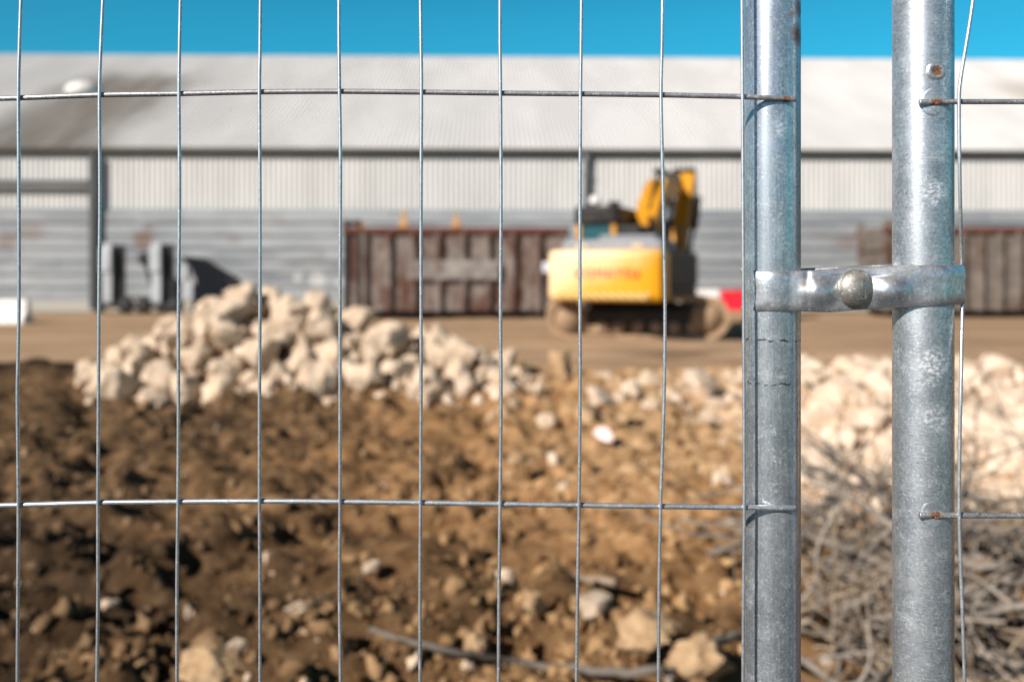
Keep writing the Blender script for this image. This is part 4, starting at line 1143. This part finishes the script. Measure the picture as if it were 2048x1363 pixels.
wires(fl, vert, VYL, HYL)
k = 1
while True:                                                    # further wires of the same panel out of the frame
    x = P(37, 0, VYL).x - 0.0583 * k
    if x < LEFT_END + 0.03: break
    mb = MB(); mb.tube([(x + rnd.gauss(0, 0.001), VYL, 1.985), (x, VYL, 1.6), (x + rnd.gauss(0, 0.001), VYL, 1.2), (x, VYL, 0.1)], WRV, 8); part(mb, 'wire', M_WIRE, fl); k += 1
WEND = Matrix.Identity(4)
for hp in horiz:
    pts = [P(a, b, HYL) for a, b in hp]
    pts = [Vector((LEFT_END + 0.035 * k, HYL, pts[0].z)) for k in range(100) if LEFT_END + 0.035 * k < pts[0].x - 0.02] + pts
    path = smooth_path(pts, 8)
    # the weld flattens the last centimetre
    mb = MB(); mb.tube(path, WRH, 12)
    for v in mb.bm.verts:
        t = (v.co.x - (pts[-1].x - 0.012)) / 0.012
        if t > 0:
            v.co.y = HYL + (v.co.y - HYL) * (1 - 0.25 * t) + 0.0006 * t; v.co.z = pts[-1].z + (v.co.z - pts[-1].z) * (1 + 0.12 * t)
    part(mb, 'wire', M_WIRE_RUST if hp[0][1] < 500 else M_WIRE, fl)
for zc in (1.925, 1.03, 0.735, 0.437, 0.14):
    mb = MB(); mb.tube([(LEFT_END, HYL, zc), (-0.5, HYL, zc), (LX + 0.015, HYL, zc)], WRH, 8); part(mb, 'wire', M_WIRE, fl)
for zc, nm in ((2.01, 'top_rail'), (0.08, 'bottom_rail')):
    mb = MB(); mb.tube([(LEFT_END, LY, zc), (LX - 0.018, LY, zc)], 0.0125, 20); part(mb, nm, M_WELD, fl)
mb = MB(); mb.tube([(LEFT_END, LY, 0.0), (LEFT_END, LY, 2.03)], LR, 24); part(mb, 'post', M_WELD, fl)

# right panel
HYR = RY - RR - WRH + 0.0016
VYR = HYR - WRH - WRV + 0.0003
BANDZ = zpx(570, 0.725)
rv = [(1946, 0), (1938, 55), (1929, 110), (1921, 160), (1918, 203), (1919, 330), (1921, 430), (1923, 520), (1925, 575), (1924, 640), (1922, 760), (1919, 900), (1918.5, 1030), (1922, 1150), (1926, 1260), (1929, 1363)]
pts = []
for a, b in rv:
    push = math.exp(-((b - 575) / 120.0) ** 2)               # pushed back behind the clamp
    pts.append(P(a, b, VYR + (0.7285 - VYR) * push))
pts = extended(pts, 1.99, 0.1)
mb = MB(); mb.tube(smooth_path(pts, 7), WRV, 10); part(mb, 'wire', M_WIRE, fr2)
for k in range(1, 14):
    x = P(1919, 0, VYR).x + 0.0583 * k
    mb = MB(); mb.tube([(x + rnd.gauss(0, 0.002), VYR, 1.985), (x, VYR, 1.6), (x + rnd.gauss(0, 0.001), VYR, 1.2), (x, VYR, 0.1)], WRV, 8); part(mb, 'wire', M_WIRE, fr2)
xe = P(1919, 0, VYR).x + 0.0583 * 13.6
for py, off in ((203.5, 0), (1029, 1.5)):
    z0 = zpx(py, HYR)
    path = [P(1839, py + 1, HYR), P(1860, py + 0.5, HYR), P(1880, py - 0.5, HYR), P(1905, py, HYR), P(1960, py + off * 0.5, HYR), P(2048, py + off, HYR), Vector((xe, HYR, zpx(py + off, HYR)))]
    mb = MB(); mb.tube(smooth_path(path, 8), WRH * 0.98, 12)
    for v in mb.bm.verts:
        t = (P(1880, 0, HYR).x - v.co.x) / 0.014
        if t > 0: v.co.z = z0 + (v.co.z - z0) * (1 + 0.25 * min(t, 1)); v.co.y += 0.0004 * min(t, 1)
    part(mb, 'wire', M_WIRE_RUST, fr2)
    # weld puddle around the wire on the tube
    mb = MB()
    wc = P(1869, py - 1, HYR); nr = Vector((wc.x - RX, wc.y - RY, 0)).normalized(); ctr = Vector((RX, RY, wc.z)) + nr * (RR - 0.0004)
    mb.lathe([(0, 0.0005), (0.0045, 0.0005), (0.0072, 0.00042), (0.0082, 0.00062), (0.0090, 0.00046), (0.0108, 0.00036), (0.0112, -0.001)], 40)
    zax = nr.to_track_quat('Z', 'Y').to_matrix().to_4x4()
    bmesh.ops.transform(mb.bm, matrix=Matrix.Translation(ctr) @ zax, verts=mb.bm.verts[:])
    for v in mb.bm.verts:                                       # wrap onto the tube
        d = Vector((v.co.x - RX, v.co.y - RY, 0)); lift = (v.co - ctr).dot(nr)
        dn = d.normalized(); v.co.x = RX + dn.x * (RR - 0.0004 + lift); v.co.y = RY + dn.y * (RR - 0.0004 + lift)
    part(mb, 'weld', M_POST_R, fr2)
# old weld scar above the upper wire
mb = MB(); mb.lathe([(0, 0.0002), (0.0025, 0.0001), (0.0040, 0.0006), (0.0048, 0.0008), (0.0060, 0.0003), (0.0072, -0.0006)], 32)
wc = P(1873, 142, HYR); nr = Vector((wc.x - RX, wc.y - RY, 0)).normalized(); ctr = Vector((RX, RY, wc.z)) + nr * RR
bmesh.ops.transform(mb.bm, matrix=Matrix.Translation(ctr) @ nr.to_track_quat('Z', 'Y').to_matrix().to_4x4(), verts=mb.bm.verts[:])
part(mb, 'weld', M_POST_R, fr2)
for zc in (1.925, 1.03, 0.735, 0.437, 0.14):
    mb = MB(); mb.tube([(RX + 0.002, HYR, zc), (0.6, HYR, zc), (xe, HYR, zc)], WRH, 8); part(mb, 'wire', M_WIRE, fr2)
for zc, nm in ((2.01, 'top_rail'), (0.08, 'bottom_rail')):
    mb = MB(); mb.tube([(RX + 0.018, RY, zc), (xe, RY, zc)], 0.0125, 20); part(mb, nm, M_WELD, fr2)
mb = MB(); mb.tube([(xe, RY, 0.0), (xe, RY, 2.03)], RR, 24); part(mb, 'post', M_WELD, fr2)

# ------------------------------------------------------------------ clamp joining the posts
T = 0.0016
cl = empty('fence_clamp', (0.25, 0.724, zpx(577, 0.724))); tag(cl, 'two-plate steel fence clamp with a domed bolt joining the two posts', 'clamp')


def band_path(front):
    rl, rr_ = LR + 0.0012, RR + 0.0012; pts = []
    sg = -1 if front else 1
    if front:
        a0, a1 = R(-52), R(17)
        for k in range(26):
            a = a0 + (a1 - a0) * k / 25; pts.append((LX + rl * math.sin(a), LY - rl * math.cos(a)))
        b0, b1 = R(-14), R(36)
        seq = []
        for k in range(22):
            a = b0 + (b1 - b0) * k / 21; seq.append((RX + rr_ * math.sin(a), RY - rr_ * math.cos(a)))
        e = seq[-1]; dx, dy = math.cos(b1), math.sin(b1)
        ext = [(e[0] + dx * t * 0.0155, e[1] + dy * t * 0.0155) for t in (0.2, 0.4, 0.6, 0.8, 1.0)]
        # flat web between, dipping in towards the bolt
        p0, p1 = pts[-1], seq[0]; web = []
        for k in range(1, 30):
            t = k / 30; dip = 0.0020 * math.sin(math.pi * t) ** 2
            web.append((p0[0] + (p1[0] - p0[0]) * t, p0[1] + (p1[1] - p0[1]) * t + dip))
        return pts + web + seq + ext
    a0, a1 = R(62), R(-20)
    for k in range(26):
        a = a0 + (a1 - a0) * k / 25; pts.append((LX - rl * math.sin(a), LY + rl * math.cos(a)))
    seq = []
    b0, b1 = R(-10), R(75)
    for k in range(22):
        a = b0 + (b1 - b0) * k / 21; seq.append((RX + rr_ * math.sin(a), RY + rr_ * math.cos(a)))
    p0, p1 = pts[-1], seq[0]; web = []
    for k in range(1, 30):
        t = k / 30; dip = -0.0165 * math.sin(math.pi * t) ** 0.5
        web.append((p0[0] + (p1[0] - p0[0]) * t, p0[1] + (p1[1] - p0[1]) * t + dip))
    return pts + web + seq


def band(front, name):
    path = band_path(front)
    # resample evenly
    d = [0.0]
    for a, b in zip(path[:-1], path[1:]): d.append(d[-1] + math.hypot(b[0] - a[0], b[1] - a[1]))
    N = 260; sN = np.linspace(0, d[-1], N)
    X = np.interp(sN, d, [q[0] for q in path]); Yq = np.interp(sN, d, [q[1] for q in path])
    for _ in range(10):                                              # soften the folds
        X[1:-1] = (X[:-2] + 2 * X[1:-1] + X[2:]) / 4; Yq[1:-1] = (Yq[:-2] + 2 * Yq[1:-1] + Yq[2:]) / 4
    tx = np.gradient(X); ty = np.gradient(Yq); ln = np.hypot(tx, ty); nxv, nyv = ty / ln, -tx / ln    # outward (towards the camera on the front)
    if not front: pass
    NV = 41; vs = np.linspace(-1, 1, NV)
    px = 1024 + F * X / Yq
    ztop = np.interp(px, [1505, 1600, 1712, 1785, 1930], [zpx(541, 0.727), zpx(541, 0.727), zpx(535, 0.722), zpx(531, 0.714), zpx(528, 0.724)])
    zbot = np.interp(px, [1505, 1600, 1660, 1712, 1785, 1930], [zpx(622, 0.727), zpx(623, 0.727), zpx(624, 0.727), zpx(620, 0.722), zpx(615, 0.714), zpx(609, 0.724)])
    if not front: ztop = ztop + 0.0016; zbot = zbot + 0.0004
    S, V = np.meshgrid(np.arange(N), vs)
    z = zbot[S] + (ztop - zbot)[S] * (V + 1) / 2
    off = -0.0020 * np.abs(V) ** 5                                # lips rolled back at the edges
    off = off + 0.00022 * fbm(S * 0.05, V * 2.0, 1.0, 17, 3)
    if front:
        for (cx, cz, rx, rz, h) in ((1638, 584, 32, 24, 0.0048), (1779, 580, 34, 24, 0.0054)):
            zc = zpx(cz, 0.722)
            q = ((px[S] - cx) / rx) ** 2 + ((z - zc) / (rz * 0.722 / F)) ** 2
            off = off + h * np.exp(-q ** 1.4)
        # pressed step where the flat web meets the left half-shell, groove along the web
        off = off - 0.0007 * np.exp(-((px[S] - 1614) / 7.0) ** 2)
        off = off - 0.0007 * np.exp(-((z - zpx(552, 0.722)) / 0.0012) ** 2) * np.exp(-((px[S] - 1700) / 75.0) ** 4)
        shift = np.where(S < 14, 1, 0) * (14 - S) / 14.0 * 0.0032 * (1 - V * V) * 1.0     # concave left end
        endflare = np.where(S > N - 12, (S - N + 12) / 12.0, 0) * 0.0016 * (np.abs(V) ** 2)
        off = off + 0.0010 * np.where(S < 16, (16 - S) / 16.0, 0) * np.abs(V) ** 3
    else: shift = 0 * z; endflare = 0 * z
    Xg = X[S] + nxv[S] * off + tx[S] / ln[S] * (shift + endflare); Yg = Yq[S] + nyv[S] * off + ty[S] / ln[S] * (shift + endflare)
    A = np.stack([Xg + nxv[S] * T / 2, Yg + nyv[S] * T / 2, z], -1); B = np.stack([Xg - nxv[S] * T / 2, Yg - nyv[S] * T / 2, z], -1)
    if front:
        A = np.stack([Xg + nxv[S] * T, Yg + nyv[S] * T, z], -1); B = np.stack([Xg, Yg, z], -1)
    # closed sheet: front side up, back side down
    full = np.concatenate([A, B[::-1]], 0)                          # (2NV, N, 3) rows wrap round
    rows = full.shape[0]
    idx = np.arange(rows * N).reshape(rows, N)
    nxt = np.roll(idx, -1, 0)
    faces = np.stack([idx[:, :-1], idx[:, 1:], nxt[:, 1:], nxt[:, :-1]], -1).reshape(-1, 4)
    caps = []
    for c_ in (0, N - 1):
        for k in range(NV - 1): caps.append((idx[k, c_], idx[k + 1, c_], idx[rows - 2 - k, c_], idx[rows - 1 - k, c_]))
    faces = np.concatenate([faces, np.array(caps)])
    v = full.reshape(-1, 3) - np.array(cl.location)
    me = np_mesh(name, v, faces)
    bm = bmesh.new(); bm.from_mesh(me); bmesh.ops.recalc_face_normals(bm, faces=bm.faces[:]); bm.to_mesh(me); bm.free()
    return link_mesh(name, me, M_CLAMP, cl)


band(True, 'front_plate'); band(False, 'back_plate')
bc = P(1712, 577, 0.7235)
mb = MB()
prof = [(0, 0.0088), (0.0025, 0.0087), (0.0055, 0.0081), (0.0085, 0.0069), (0.0112, 0.0052), (0.0130, 0.0033), (0.0140, 0.0015), (0.0142, 0.0004), (0.0138, -0.0006), (0, -0.0008)]
mb.lathe(prof, 56, Matrix.Translation(bc + Vector((0, -0.0008, 0))) @ Matrix.Rotation(R(90), 4, 'X') @ Matrix.Rotation(R(4), 4, 'Y'))
for v in mb.bm.verts: v.co += Vector((0, 0.0003 * mnoise.noise(v.co * 190), 0))
bolt = part(mb, 'bolt', M_BOLT, cl)
mb = MB(); mb.tube([bc, bc + Vector((0, 0.034, 0))], 0.0048, 18); mb.lathe([(0, 0), (0.0105, 0), (0.0105, 0.008), (0, 0.008)], 6, Matrix.Translation(bc + Vector((0, 0.031, 0))) @ Matrix.Rotation(R(90), 4, 'X'))
part(mb, 'nut', M_BOLT, bolt if False else cl)
